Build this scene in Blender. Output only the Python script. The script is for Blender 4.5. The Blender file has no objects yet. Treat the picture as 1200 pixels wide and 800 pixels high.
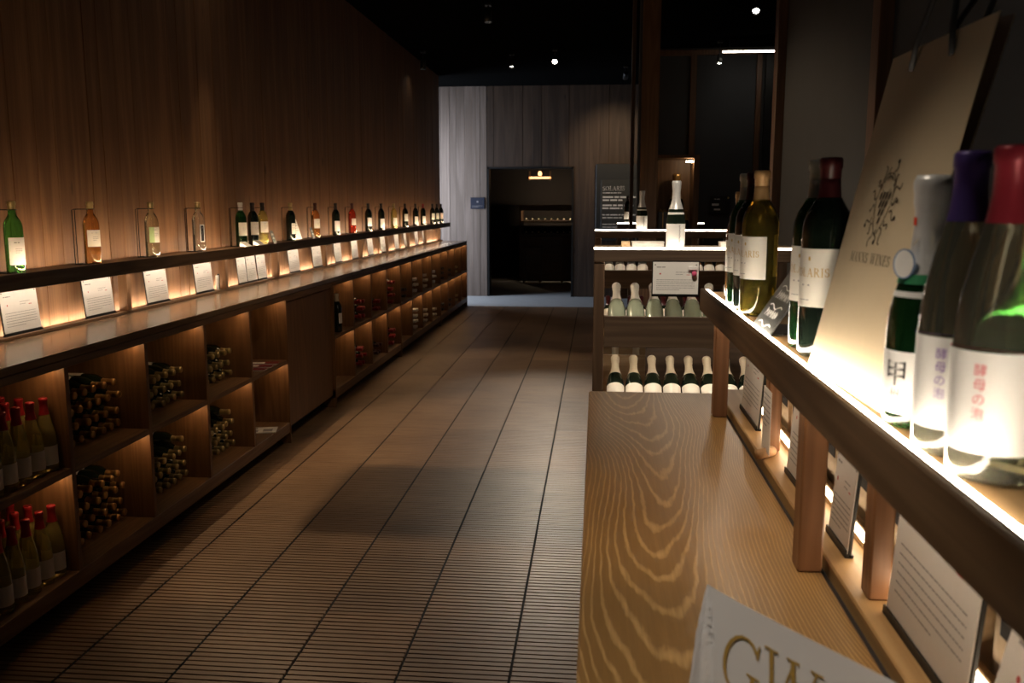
import bpy, bmesh, math, random
from mathutils import Matrix, Vector
random.seed(11)
PI = math.pi
R = math.radians
SC = bpy.context.scene
COL = SC.collection

# ------------------------------------------------------------------ camera
cd = bpy.data.cameras.new('camera')
cd.sensor_width = 36.0
cd.lens = 36.0 * 1050 / 1200
cd.clip_start = 0.02
cd.dof.use_dof = True
cd.dof.focus_distance = 3.2
cd.dof.aperture_fstop = 7.0
cam = bpy.data.objects.new('camera', cd)
COL.objects.link(cam)
cam.location = (0, 0, 1.62)
cam.rotation_euler = (PI / 2 - R(8.664), 0, R(5.38))
SC.camera = cam

# ------------------------------------------------------------------ world, exposure
w = bpy.data.worlds.new('world')
SC.world = w
w.use_nodes = True
w.node_tree.nodes['Background'].inputs[0].default_value = (0.55, 0.7, 1.0, 1)
w.node_tree.nodes['Background'].inputs[1].default_value = 0.5
vs = SC.view_settings
vs.view_transform = 'Standard'
vs.look = 'None'
vs.gamma = 1.0
vs.use_curve_mapping = False
vs.exposure = 0.0
cy = SC.cycles
cy.max_bounces = 9
cy.diffuse_bounces = 4
cy.glossy_bounces = 4
cy.transmission_bounces = 8
cy.caustics_reflective = False
cy.caustics_refractive = False
cy.sample_clamp_indirect = 4.0

WARM = (1.0, 0.74, 0.46)
NEUT = (1.0, 0.86, 0.68)
LED_SHELF = 120.0      # radiance of the wall-shelf rim strips
LED_RACK = 52.0       # rim strip of the counter rack
LED_LEDGE = 48.0       # strips behind the ledge on the counters
LED_UNDER = 32.0
LED_CUBBY = 24.0


def area(name, loc, direction, sx, sy, power, col):
    l = bpy.data.lights.new(name, 'AREA')
    l.shape = 'RECTANGLE'
    l.size, l.size_y = sx, sy
    l.energy, l.color = power, col
    o = bpy.data.objects.new(name, l)
    COL.objects.link(o)
    o.location = loc
    o.rotation_euler = Vector(direction).to_track_quat('-Z', 'Y').to_euler()
    return o


# daylight entering through the window of the side passage at the far left
area('window_daylight', (-3.55, 15.27, 1.75), (1, 0, 0), 1.1, 2.3, 105, (0.72, 0.83, 1.0))

# ------------------------------------------------------------------ materials
M = {}


def nodes(name):
    m = bpy.data.materials.new(name)
    m.use_nodes = True
    nt = m.node_tree
    return m, nt, nt.nodes, nt.links, nt.nodes['Principled BSDF']


def mat(name, col, rough=0.5, metal=0.0, trans=0.0, coat=0.0, emit=None, es=0.0, ior=1.45, noise=0.0, nscale=20.0, bump=0.0, spec=0.5):
    m, nt, N, L, b = nodes(name)
    b.inputs['Base Color'].default_value = (*col, 1)
    b.inputs['Roughness'].default_value = rough
    b.inputs['Metallic'].default_value = metal
    b.inputs['Transmission Weight'].default_value = trans
    b.inputs['Coat Weight'].default_value = coat
    b.inputs['Coat Roughness'].default_value = 0.05
    b.inputs['IOR'].default_value = ior
    b.inputs['Specular IOR Level'].default_value = spec
    if emit:
        b.inputs['Emission Color'].default_value = (*emit, 1)
        b.inputs['Emission Strength'].default_value = es
    if noise or bump:
        tc = N.new('ShaderNodeTexCoord')
        n = N.new('ShaderNodeTexNoise')
        n.inputs['Scale'].default_value = nscale
        n.inputs['Detail'].default_value = 4
        L.new(tc.outputs['Object'], n.inputs['Vector'])
        if noise:
            mx = N.new('ShaderNodeMixRGB')
            mx.inputs[1].default_value = (*[c * (1 - noise) for c in col], 1)
            mx.inputs[2].default_value = (*[min(1, c * (1 + noise)) for c in col], 1)
            L.new(n.outputs['Fac'], mx.inputs[0])
            L.new(mx.outputs[0], b.inputs['Base Color'])
        if bump:
            bp = N.new('ShaderNodeBump')
            bp.inputs['Strength'].default_value = bump
            bp.inputs['Distance'].default_value = 0.002
            L.new(n.outputs['Fac'], bp.inputs['Height'])
            L.new(bp.outputs[0], b.inputs['Normal'])
    M[name] = m
    return m


def wood(name, dark, mid, light, axis='Y', rough=0.45, ring=9.0, wide=3.2, along=0.45, coat=0.0, vary=0.0, line=0.55, knots=False, bumpy=0.15):
    m, nt, N, L, b = nodes(name)
    tc = N.new('ShaderNodeTexCoord')
    oi = N.new('ShaderNodeObjectInfo')
    off = N.new('ShaderNodeVectorMath')
    off.operation = 'MULTIPLY_ADD'
    comb = N.new('ShaderNodeCombineXYZ')
    for i in range(3):
        L.new(oi.outputs['Random'], comb.inputs[i])
    L.new(comb.outputs[0], off.inputs[0])
    off.inputs[1].default_value = (17.0, 23.0, 31.0)
    L.new(tc.outputs['Object'], off.inputs[2])

    def mapped(across, lengthwise):
        mp = N.new('ShaderNodeMapping')
        s = [across] * 3
        s['XYZ'.index(axis)] = lengthwise
        mp.inputs['Scale'].default_value = s
        L.new(off.outputs[0], mp.inputs['Vector'])
        return mp

    # growth-ring contours: iso-lines of a stretched noise field give cathedral grain
    n1 = N.new('ShaderNodeTexNoise')
    n1.inputs['Scale'].default_value = 1.0
    n1.inputs['Detail'].default_value = 1.5
    n1.inputs['Roughness'].default_value = 0.35
    L.new(mapped(wide, along).outputs[0], n1.inputs['Vector'])
    mul = N.new('ShaderNodeMath')
    mul.operation = 'MULTIPLY'
    mul.inputs[1].default_value = ring * 6.283
    L.new(n1.outputs['Fac'], mul.inputs[0])
    sn = N.new('ShaderNodeMath')
    sn.operation = 'SINE'
    L.new(mul.outputs[0], sn.inputs[0])
    rp = N.new('ShaderNodeValToRGB')
    rp.color_ramp.elements[0].position = 0.15
    rp.color_ramp.elements[0].color = (*mid, 1)
    rp.color_ramp.elements[1].position = 0.95
    rp.color_ramp.elements[1].color = (*light, 1)
    mr = N.new('ShaderNodeMapRange')
    mr.inputs[1].default_value = -1
    mr.inputs[2].default_value = 1
    L.new(sn.outputs[0], mr.inputs[0])
    L.new(mr.outputs[0], rp.inputs[0])
    # fine pores along the grain
    n2 = N.new('ShaderNodeTexNoise')
    n2.inputs['Scale'].default_value = 1.0
    n2.inputs['Detail'].default_value = 5
    n2.inputs['Roughness'].default_value = 0.7
    L.new(mapped(70, 2.5).outputs[0], n2.inputs['Vector'])
    mx = N.new('ShaderNodeMixRGB')
    mx.blend_type = 'MIX'
    mx.inputs[2].default_value = (*dark, 1)
    r2 = N.new('ShaderNodeMapRange')
    r2.inputs[1].default_value = 0.42
    r2.inputs[2].default_value = 0.72
    r2.inputs[4].default_value = line
    L.new(n2.outputs['Fac'], r2.inputs[0])
    L.new(r2.outputs[0], mx.inputs[0])
    L.new(rp.outputs[0], mx.inputs[1])
    out = mx.outputs[0]
    if vary:
        hv = N.new('ShaderNodeHueSaturation')
        r3 = N.new('ShaderNodeMapRange')
        r3.inputs[3].default_value = 1 - vary
        r3.inputs[4].default_value = 1 + vary
        L.new(oi.outputs['Random'], r3.inputs[0])
        L.new(r3.outputs[0], hv.inputs['Value'])
        L.new(out, hv.inputs['Color'])
        out = hv.outputs[0]
    if knots:
        vo = N.new('ShaderNodeTexVoronoi')
        vo.inputs['Scale'].default_value = 1.0
        L.new(mapped(4.0, 1.6).outputs[0], vo.inputs['Vector'])
        r4 = N.new('ShaderNodeMapRange')
        r4.inputs[1].default_value = 0.03
        r4.inputs[2].default_value = 0.09
        r4.inputs[3].default_value = 0.75
        r4.inputs[4].default_value = 0.0
        L.new(vo.outputs['Distance'], r4.inputs[0])
        m4 = N.new('ShaderNodeMixRGB')
        m4.inputs[2].default_value = (*[c * 0.4 for c in dark], 1)
        L.new(r4.outputs[0], m4.inputs[0])
        L.new(out, m4.inputs[1])
        out = m4.outputs[0]
    L.new(out, b.inputs['Base Color'])
    b.inputs['Roughness'].default_value = rough
    b.inputs['Coat Weight'].default_value = coat
    b.inputs['Coat Roughness'].default_value = 0.12
    bp = N.new('ShaderNodeBump')
    bp.inputs['Strength'].default_value = bumpy
    bp.inputs['Distance'].default_value = 0.002
    L.new(n2.outputs['Fac'], bp.inputs['Height'])
    L.new(bp.outputs[0], b.inputs['Normal'])
    M[name] = m
    return m


def oak_top():
    """flat-sawn oak: nested arcs down the middle of the board, straight close lines at its edges"""
    m, nt, N, L, b = nodes('oak_top')

    def math_(op, a, c=None):
        n = N.new('ShaderNodeMath')
        n.operation = op
        for i, v in enumerate((a, c)):
            if v is None:
                continue
            if isinstance(v, (int, float)):
                n.inputs[i].default_value = v
            else:
                L.new(v, n.inputs[i])
        return n.outputs[0]

    def noise_(scale, detail, rough=0.5):
        mp = N.new('ShaderNodeMapping')
        mp.inputs['Scale'].default_value = scale
        L.new(tc.outputs['Object'], mp.inputs['Vector'])
        n = N.new('ShaderNodeTexNoise')
        n.inputs['Scale'].default_value = 1.0
        n.inputs['Detail'].default_value = detail
        n.inputs['Roughness'].default_value = rough
        L.new(mp.outputs[0], n.inputs['Vector'])
        return n.outputs['Fac']

    tc = N.new('ShaderNodeTexCoord')
    sp = N.new('ShaderNodeSeparateXYZ')
    L.new(tc.outputs['Object'], sp.inputs[0])
    u = math_('ADD', sp.outputs[0], 0.29)
    wob = math_('MULTIPLY', math_('SUBTRACT', noise_((2.2, 0.9, 1), 1), 0.5), 0.22)
    u = math_('ADD', u, wob)
    f = math_('MULTIPLY', math_('MULTIPLY', u, u), 420)
    f = math_('SUBTRACT', f, math_('MULTIPLY', sp.outputs[1], 7.0))
    f = math_('ADD', f, math_('MULTIPLY', noise_((6, 1.0, 1), 2), 3.4))
    f = math_('ADD', f, math_('MULTIPLY', noise_((60, 14, 1), 2), 0.55))
    sn = math_('SINE', math_('MULTIPLY', f, 6.283))
    mr = N.new('ShaderNodeMapRange')
    mr.inputs[1].default_value = 0.45
    mr.inputs[2].default_value = 1.0
    L.new(sn, mr.inputs[0])
    pores = noise_((160, 5, 20), 4, 0.7)
    fac = math_('MULTIPLY', mr.outputs[0], math_('ADD', pores, 0.25))
    mx = N.new('ShaderNodeMixRGB')
    mx.inputs[1].default_value = (0.235, 0.130, 0.044, 1)
    mx.inputs[2].default_value = (0.46, 0.285, 0.115, 1)
    L.new(fac, mx.inputs[0])
    m2 = N.new('ShaderNodeMixRGB')
    m2.blend_type = 'MULTIPLY'
    m2.inputs[0].default_value = 0.5
    rp = N.new('ShaderNodeValToRGB')
    rp.color_ramp.elements[0].position = 0.3
    rp.color_ramp.elements[0].color = (0.55, 0.55, 0.55, 1)
    rp.color_ramp.elements[1].position = 0.7
    L.new(pores, rp.inputs[0])
    L.new(mx.outputs[0], m2.inputs[1])
    L.new(rp.outputs[0], m2.inputs[2])
    L.new(m2.outputs[0], b.inputs['Base Color'])
    b.inputs['Roughness'].default_value = 0.30
    bp = N.new('ShaderNodeBump')
    bp.inputs['Strength'].default_value = 0.15
    bp.inputs['Distance'].default_value = 0.001
    L.new(fac, bp.inputs['Height'])
    L.new(bp.outputs[0], b.inputs['Normal'])
    M['oak_top'] = m


oak_top()
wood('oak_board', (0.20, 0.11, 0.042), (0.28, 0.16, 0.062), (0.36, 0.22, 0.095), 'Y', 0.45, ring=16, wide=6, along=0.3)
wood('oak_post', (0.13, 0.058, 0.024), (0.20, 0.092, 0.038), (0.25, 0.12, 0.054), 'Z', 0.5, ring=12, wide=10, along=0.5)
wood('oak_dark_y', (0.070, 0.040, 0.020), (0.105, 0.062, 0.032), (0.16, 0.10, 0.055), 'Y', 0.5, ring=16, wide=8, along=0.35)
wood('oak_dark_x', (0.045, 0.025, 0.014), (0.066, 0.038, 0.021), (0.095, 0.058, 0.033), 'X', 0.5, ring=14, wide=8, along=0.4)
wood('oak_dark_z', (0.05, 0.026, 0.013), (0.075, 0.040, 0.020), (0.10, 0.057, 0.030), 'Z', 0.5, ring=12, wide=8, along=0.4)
wood('cab_y', (0.090, 0.042, 0.017), (0.155, 0.078, 0.032), (0.20, 0.108, 0.048), 'Y', 0.5, ring=16, wide=8, along=0.35)
wood('cab_z', (0.085, 0.038, 0.015), (0.150, 0.072, 0.028), (0.20, 0.10, 0.042), 'Z', 0.5, ring=14, wide=7, along=0.45)
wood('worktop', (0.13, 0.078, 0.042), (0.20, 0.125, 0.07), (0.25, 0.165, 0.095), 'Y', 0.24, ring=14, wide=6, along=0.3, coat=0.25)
wood('wall_plank', (0.082, 0.033, 0.012), (0.180, 0.082, 0.032), (0.235, 0.115, 0.048), 'Z', 0.6, ring=5, wide=6, along=0.35, vary=0.09, knots=True)
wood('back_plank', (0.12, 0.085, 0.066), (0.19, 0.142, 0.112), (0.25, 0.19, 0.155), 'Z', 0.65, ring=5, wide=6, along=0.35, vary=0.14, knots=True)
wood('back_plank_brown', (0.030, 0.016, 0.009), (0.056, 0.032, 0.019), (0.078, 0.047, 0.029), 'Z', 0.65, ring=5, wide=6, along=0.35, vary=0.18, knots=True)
wood('tray_wood', (0.40, 0.25, 0.12), (0.52, 0.35, 0.19), (0.60, 0.43, 0.25), 'X', 0.55, ring=8, wide=10, along=0.8)
wood('dark_trim', (0.035, 0.016, 0.008), (0.10, 0.045, 0.020), (0.14, 0.066, 0.030), 'Z', 0.5, ring=8, wide=10, along=0.5)

mat('black', (0.012, 0.012, 0.012), 0.45)
mat('ceiling_black', (0.004, 0.004, 0.004), 0.9, noise=0.3, spec=0.0)
mat('grout', (0.040, 0.040, 0.040), 0.85)
mat('shadow_gap', (0.015, 0.010, 0.008), 0.8)
mat('wire', (0.02, 0.015, 0.012), 0.35, metal=0.8)
mat('paper', (0.80, 0.77, 0.73), 0.6, noise=0.03, nscale=60)
mat('ink', (0.30, 0.28, 0.28), 0.6)
mat('ink_black', (0.02, 0.02, 0.02), 0.6)
mat('ink_red', (0.55, 0.08, 0.08), 0.6)
mat('ink_gold', (0.55, 0.36, 0.10), 0.4, metal=0.2)
mat('ink_pink', (0.75, 0.16, 0.20), 0.6)
mat('ink_violet', (0.26, 0.13, 0.42), 0.6)
mat('ink_bag', (0.10, 0.075, 0.05), 0.7)
mat('chalk', (0.75, 0.75, 0.73), 0.8)
mat('slate', (0.045, 0.047, 0.045), 0.4, noise=0.25, nscale=25)
mat('label_paper', (0.78, 0.74, 0.66), 0.6, noise=0.05, nscale=50)
mat('label_white', (0.82, 0.80, 0.77), 0.55, noise=0.03, nscale=50)
mat('label_green', (0.45, 0.62, 0.30), 0.55, noise=0.2, nscale=40)
mat('label_dark', (0.02, 0.022, 0.03), 0.4)
mat('glass_black', (0.006, 0.010, 0.007), 0.06, coat=0.3)
mat('glass_dark', (0.008, 0.014, 0.009), 0.08, coat=0.3)
mat('glass_green', (0.10, 0.42, 0.09), 0.03, trans=0.9, ior=1.4)
mat('glass_deep', (0.022, 0.11, 0.032), 0.04, trans=0.85, ior=1.4)
mat('glass_frost', (0.24, 0.27, 0.20), 0.12, coat=0.3)
mat('glass_white', (0.93, 0.90, 0.66), 0.02, trans=0.95, ior=1.38)
mat('glass_yellow', (0.92, 0.78, 0.24), 0.02, trans=0.8, ior=1.38)
mat('glass_gold', (0.86, 0.66, 0.12), 0.02, trans=0.96, ior=1.38)
mat('glass_rose', (0.95, 0.48, 0.16), 0.02, trans=0.95, ior=1.38)
mat('glass_red', (0.90, 0.10, 0.05), 0.02, trans=0.85, ior=1.38)
mat('glass_clear', (0.95, 0.95, 0.90), 0.02, trans=0.95, ior=1.38)
mat('acrylic', (0.92, 0.93, 0.93), 0.05, trans=0.9, ior=1.3)
mat('cap_gold', (0.46, 0.27, 0.10), 0.36, metal=0.7)
mat('cap_brass', (0.46, 0.36, 0.17), 0.34, metal=0.7)
mat('cap_silver', (0.66, 0.65, 0.64), 0.32, metal=0.25, noise=0.12, nscale=90, bump=0.3)
mat('cap_red', (0.30, 0.016, 0.020), 0.30, metal=0.2)
mat('cap_crimson', (0.27, 0.022, 0.036), 0.35, metal=0.2)
mat('cap_purple', (0.060, 0.035, 0.16), 0.35, metal=0.2)
mat('cap_black', (0.02, 0.016, 0.016), 0.35)
mat('cap_maroon', (0.040, 0.006, 0.007), 0.35)
mat('cap_pale', (0.55, 0.52, 0.44), 0.35, metal=0.3)
mat('cap_cream', (0.70, 0.62, 0.48), 0.45)
mat('cap_tan', (0.50, 0.30, 0.13), 0.40, metal=0.2)
mat('foil_white', (0.78, 0.76, 0.72), 0.4, metal=0.1)
mat('sticker_red', (0.75, 0.05, 0.02), 0.5)
mat('foil_green', (0.03, 0.22, 0.09), 0.4)
mat('wall_grey', (0.046, 0.048, 0.053), 0.85, noise=0.10, nscale=6, bump=0.1)
mat('wall_dark', (0.045, 0.045, 0.046), 0.85, noise=0.1, nscale=6)
mat('concrete', (0.34, 0.34, 0.34), 0.5, noise=0.15, nscale=4, bump=0.1)
mat('plaster_dark', (0.016, 0.013, 0.012), 0.9, noise=0.1)
mat('bag_kraft', (0.66, 0.53, 0.35), 0.65, noise=0.04, nscale=30)
mat('bag_inside', (0.10, 0.06, 0.04), 0.7)
mat('rope', (0.012, 0.011, 0.012), 0.6)
mat('cork', (0.42, 0.25, 0.13), 0.8, noise=0.3, nscale=200)
mat('cork_red', (0.16, 0.03, 0.03), 0.8)
mat('flyer', (0.80, 0.80, 0.83), 0.5)
mat('metal', (0.45, 0.45, 0.45), 0.3, metal=1.0)
mat('board_sign', (0.022, 0.025, 0.028), 0.5)
mat('plate_blue', (0.03, 0.035, 0.055), 0.35)
mat('red_box', (0.22, 0.015, 0.02), 0.5)
mat('pink_tag', (0.75, 0.10, 0.22), 0.5)
mat('led_shelf', (1, 1, 1), 0.5, emit=(1.0, 0.74, 0.47), es=LED_SHELF)
mat('led_ledge', (1, 1, 1), 0.5, emit=(1.0, 0.80, 0.56), es=LED_LEDGE)
mat('led_rack', (1, 1, 1), 0.5, emit=(1.0, 0.87, 0.69), es=LED_RACK)
mat('led_gondola', (1, 1, 1), 0.5, emit=(1.0, 0.87, 0.69), es=16)
mat('led_under_rack', (1, 1, 1), 0.5, emit=(1.0, 0.84, 0.64), es=18)
mat('led_ledge_rack', (1, 1, 1), 0.5, emit=(1.0, 0.80, 0.56), es=16)
mat('led_under', (1, 1, 1), 0.5, emit=(1.0, 0.84, 0.64), es=LED_UNDER)
mat('led_cubby', (1, 1, 1), 0.5, emit=(1.0, 0.62, 0.30), es=LED_CUBBY)
mat('bulb', (1, 1, 1), 0.5, emit=(1.0, 0.93, 0.82), es=40)
mat('bulb_orange', (1, 0.7, 0.4), 0.5, emit=(1.0, 0.50, 0.22), es=2.5)
mat('strip_lamp', (1, 1, 1), 0.5, emit=(1.0, 0.90, 0.74), es=14)
mat('case_lamp', (1, 1, 1), 0.5, emit=(1.0, 0.80, 0.52), es=70)
mat('pane', (0.9, 0.95, 1.0), 0.02, trans=1.0, ior=1.1)


def tile_material():
    m, nt, N, L, b = nodes('tile')
    tc = N.new('ShaderNodeTexCoord')
    oi = N.new('ShaderNodeObjectInfo')
    ad = N.new('ShaderNodeVectorMath')
    ad.operation = 'ADD'
    L.new(tc.outputs['Object'], ad.inputs[0])
    L.new(oi.outputs['Location'], ad.inputs[1])
    n = N.new('ShaderNodeTexNoise')
    n.inputs['Scale'].default_value = 2.4
    n.inputs['Detail'].default_value = 6
    L.new(ad.outputs[0], n.inputs['Vector'])
    mp = N.new('ShaderNodeMapping')
    mp.inputs['Scale'].default_value = (2.5, 32.0, 1)
    L.new(ad.outputs[0], mp.inputs['Vector'])
    n3 = N.new('ShaderNodeTexNoise')
    n3.inputs['Scale'].default_value = 1.0
    n3.inputs['Detail'].default_value = 2
    L.new(mp.outputs[0], n3.inputs['Vector'])
    rp = N.new('ShaderNodeValToRGB')
    rp.color_ramp.elements[0].position = 0.3
    rp.color_ramp.elements[0].color = (0.140, 0.074, 0.037, 1)
    rp.color_ramp.elements[1].position = 0.72
    rp.color_ramp.elements[1].color = (0.270, 0.160, 0.084, 1)
    mix = N.new('ShaderNodeMath')
    mix.operation = 'ADD'
    h = N.new('ShaderNodeMath')
    h.operation = 'MULTIPLY'
    h.inputs[1].default_value = 0.5
    L.new(n.outputs['Fac'], h.inputs[0])
    h2 = N.new('ShaderNodeMath')
    h2.operation = 'MULTIPLY'
    h2.inputs[1].default_value = 0.5
    L.new(n3.outputs['Fac'], h2.inputs[0])
    L.new(h.outputs[0], mix.inputs[0])
    L.new(h2.outputs[0], mix.inputs[1])
    L.new(mix.outputs[0], rp.inputs[0])
    hv = N.new('ShaderNodeHueSaturation')
    r3 = N.new('ShaderNodeMapRange')
    r3.inputs[3].default_value = 0.82
    r3.inputs[4].default_value = 1.14
    L.new(oi.outputs['Random'], r3.inputs[0])
    L.new(r3.outputs[0], hv.inputs['Value'])
    L.new(rp.outputs[0], hv.inputs['Color'])
    L.new(hv.outputs[0], b.inputs['Base Color'])
    b.inputs['Roughness'].default_value = 0.42
    bp = N.new('ShaderNodeBump')
    bp.inputs['Strength'].default_value = 0.2
    bp.inputs['Distance'].default_value = 0.002
    L.new(n.outputs['Fac'], bp.inputs['Height'])
    L.new(bp.outputs[0], b.inputs['Normal'])
    M['tile'] = m


tile_material()


# ------------------------------------------------------------------ mesh helpers
class MB:
    """collects verts and faces; build() links them as ONE mesh object"""

    def __init__(s):
        s.v, s.f, s.sm = [], [], []

    def add(s, vs, fs, smooth=False):
        o = len(s.v)
        s.v += [tuple(p) for p in vs]
        s.f += [tuple(i + o for i in f) for f in fs]
        s.sm += [smooth] * len(fs)
        return s

    def box(s, x0, x1, y0, y1, z0, z1):
        x0, x1 = sorted((x0, x1))
        y0, y1 = sorted((y0, y1))
        z0, z1 = sorted((z0, z1))
        vs = [(x, y, z) for z in (z0, z1) for y in (y0, y1) for x in (x0, x1)]
        return s.add(vs, [(0, 2, 3, 1), (4, 5, 7, 6), (0, 1, 5, 4), (2, 6, 7, 3), (0, 4, 6, 2), (1, 3, 7, 5)])

    def bbox(s, x0, x1, y0, y1, z0, z1, b=0.003):
        """box with chamfered edges"""
        bm = bmesh.new()
        bmesh.ops.create_cube(bm, size=1.0)
        for v in bm.verts:
            v.co = Vector(((x0 + x1) / 2 + v.co.x * (x1 - x0), (y0 + y1) / 2 + v.co.y * (y1 - y0), (z0 + z1) / 2 + v.co.z * (z1 - z0)))
        bmesh.ops.bevel(bm, geom=list(bm.edges), offset=b, segments=1, affect='EDGES', profile=0.5)
        bm.verts.index_update()
        s.add([v.co[:] for v in bm.verts], [[v.index for v in f.verts] for f in bm.faces])
        bm.free()
        return s

    def lathe(s, prof, n=20, a0=0.0, a1=2 * PI, smooth=True, c=(0, 0, 0)):
        full = abs(a1 - a0 - 2 * PI) < 1e-6
        k = n if full else n + 1
        vs, fs = [], []
        for r, z in prof:
            for i in range(k):
                a = a0 + (a1 - a0) * i / n
                vs.append((c[0] + r * math.cos(a), c[1] + r * math.sin(a), c[2] + z))
        for j in range(len(prof) - 1):
            for i in range(n):
                p, q = j * k + i, j * k + (i + 1) % k
                fs.append((p, q, q + k, p + k))
        return s.add(vs, fs, smooth)

    def tube(s, pts, r, n=6, smooth=True, closed=False):
        pts = [Vector(p) for p in pts]
        vs, fs = [], []
        m = len(pts)
        prev = None
        for i, p in enumerate(pts):
            t = (pts[(i + 1) % m] - pts[i - 1]) if closed else (pts[min(i + 1, m - 1)] - pts[max(i - 1, 0)])
            t.normalize()
            u = prev if prev is not None else (Vector((0, 0, 1)) if abs(t.z) < 0.9 else Vector((1, 0, 0)))
            u = (u - t * u.dot(t)).normalized()
            prev = u
            v = t.cross(u)
            for k in range(n):
                a = 2 * PI * k / n
                vs.append(p + (u * math.cos(a) + v * math.sin(a)) * r)
        for i in range(m if closed else m - 1):
            for k in range(n):
                a, b = i * n + k, i * n + (k + 1) % n
                c2 = ((i + 1) % m) * n
                fs.append((a, b, c2 + (k + 1) % n, c2 + k))
        if not closed:
            fs.append(tuple(range(n))[::-1])
            fs.append(tuple((m - 1) * n + k for k in range(n)))
        return s.add(vs, fs, smooth)

    def mesh(s, name, material, off=(0, 0, 0)):
        me = bpy.data.meshes.new(name)
        me.from_pydata([(a - off[0], b - off[1], c - off[2]) for a, b, c in s.v], [], s.f)
        me.polygons.foreach_set('use_smooth', s.sm)
        me.materials.append(M[material])
        me.update()
        return me

    def build(s, name, material, parent=None, world=True, kind=None):
        """verts in world coordinates when world is set: shifted to the parent's base"""
        off = ORI.get(parent.name, (0, 0, 0)) if (parent and world) else (0, 0, 0)
        o = bpy.data.objects.new(name, s.mesh(name, material, off))
        COL.objects.link(o)
        if parent:
            o.parent = parent
            ORI[o.name] = off
        else:
            ORI[o.name] = (0, 0, 0)
        if kind:
            o['kind'] = kind
        elif name in ('print', 'red_print', 'label_print', 'cover_print', 'chalk_writing'):
            o['kind'] = 'stuff'
        return o


ORI = {}


def tag(o, label, cat, group=None):
    o['label'] = label
    o['category'] = cat
    if group:
        o['group'] = group
    return o


def root(name, loc, label, cat, group=None, rot=(0, 0, 0)):
    o = bpy.data.objects.new(name, None)
    o.empty_display_size = 0.1
    COL.objects.link(o)
    o.location = loc
    o.rotation_euler = rot
    ORI[o.name] = tuple(loc)
    return tag(o, label, cat, group)


def obj(name, mesh, parent=None, loc=(0, 0, 0), rot=(0, 0, 0)):
    o = bpy.data.objects.new(name, mesh)
    COL.objects.link(o)
    o.parent = parent
    o.location = loc
    o.rotation_euler = rot
    ORI[o.name] = (0, 0, 0)
    if name in ('print', 'red_print', 'label_print'):
        o['kind'] = 'stuff'
    return o


def struct(o):
    o['kind'] = 'structure'
    return o


# ------------------------------------------------------------------ 2-D print: polygons in a (u, v) plane
class Ink:
    def __init__(s):
        s.p = []

    def line(s, x0, y0, x1, y1, w):
        d = Vector((x1 - x0, y1 - y0))
        if d.length < 1e-9:
            return s
        n = Vector((-d.y, d.x)).normalized() * w / 2
        s.p.append([(x0 + n.x, y0 + n.y), (x0 - n.x, y0 - n.y), (x1 - n.x, y1 - n.y), (x1 + n.x, y1 + n.y)])
        return s

    def path(s, pts, w):
        for a, b in zip(pts, pts[1:]):
            s.line(*a, *b, w)
        return s

    def arc(s, cx, cy, rx, ry, a0, a1, w, thin=None, n=14):
        """stroke along an ellipse, thick at the sides and thin at top and bottom"""
        thin = w if thin is None else thin
        pr = None
        for i in range(n + 1):
            a = R(a0 + (a1 - a0) * i / n)
            t = thin + (w - thin) * abs(math.cos(a))
            c, d = math.cos(a), math.sin(a)
            cur = ((cx + (rx - t / 2) * c, cy + (ry - t / 2) * d), (cx + (rx + t / 2) * c, cy + (ry + t / 2) * d))
            if pr:
                s.p.append([pr[0], pr[1], cur[1], cur[0]])
            pr = cur
        return s

    def blob(s, cx, cy, rx, ry, tilt=0.0, n=10):
        ct, st = math.cos(tilt), math.sin(tilt)
        s.p.append([(cx + rx * math.cos(2 * PI * i / n) * ct - ry * math.sin(2 * PI * i / n) * st,
                     cy + rx * math.cos(2 * PI * i / n) * st + ry * math.sin(2 * PI * i / n) * ct) for i in range(n)])
        return s

    def rect(s, x0, x1, y0, y1):
        s.p.append([(x0, y0), (x1, y0), (x1, y1), (x0, y1)])
        return s

    def build(s, name, material, fn, parent):
        mb = MB()
        for poly in s.p:
            mb.add([fn(u, v) for u, v in poly], [tuple(range(len(poly)))])
        return mb.build(name, material, parent, world=False)


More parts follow.
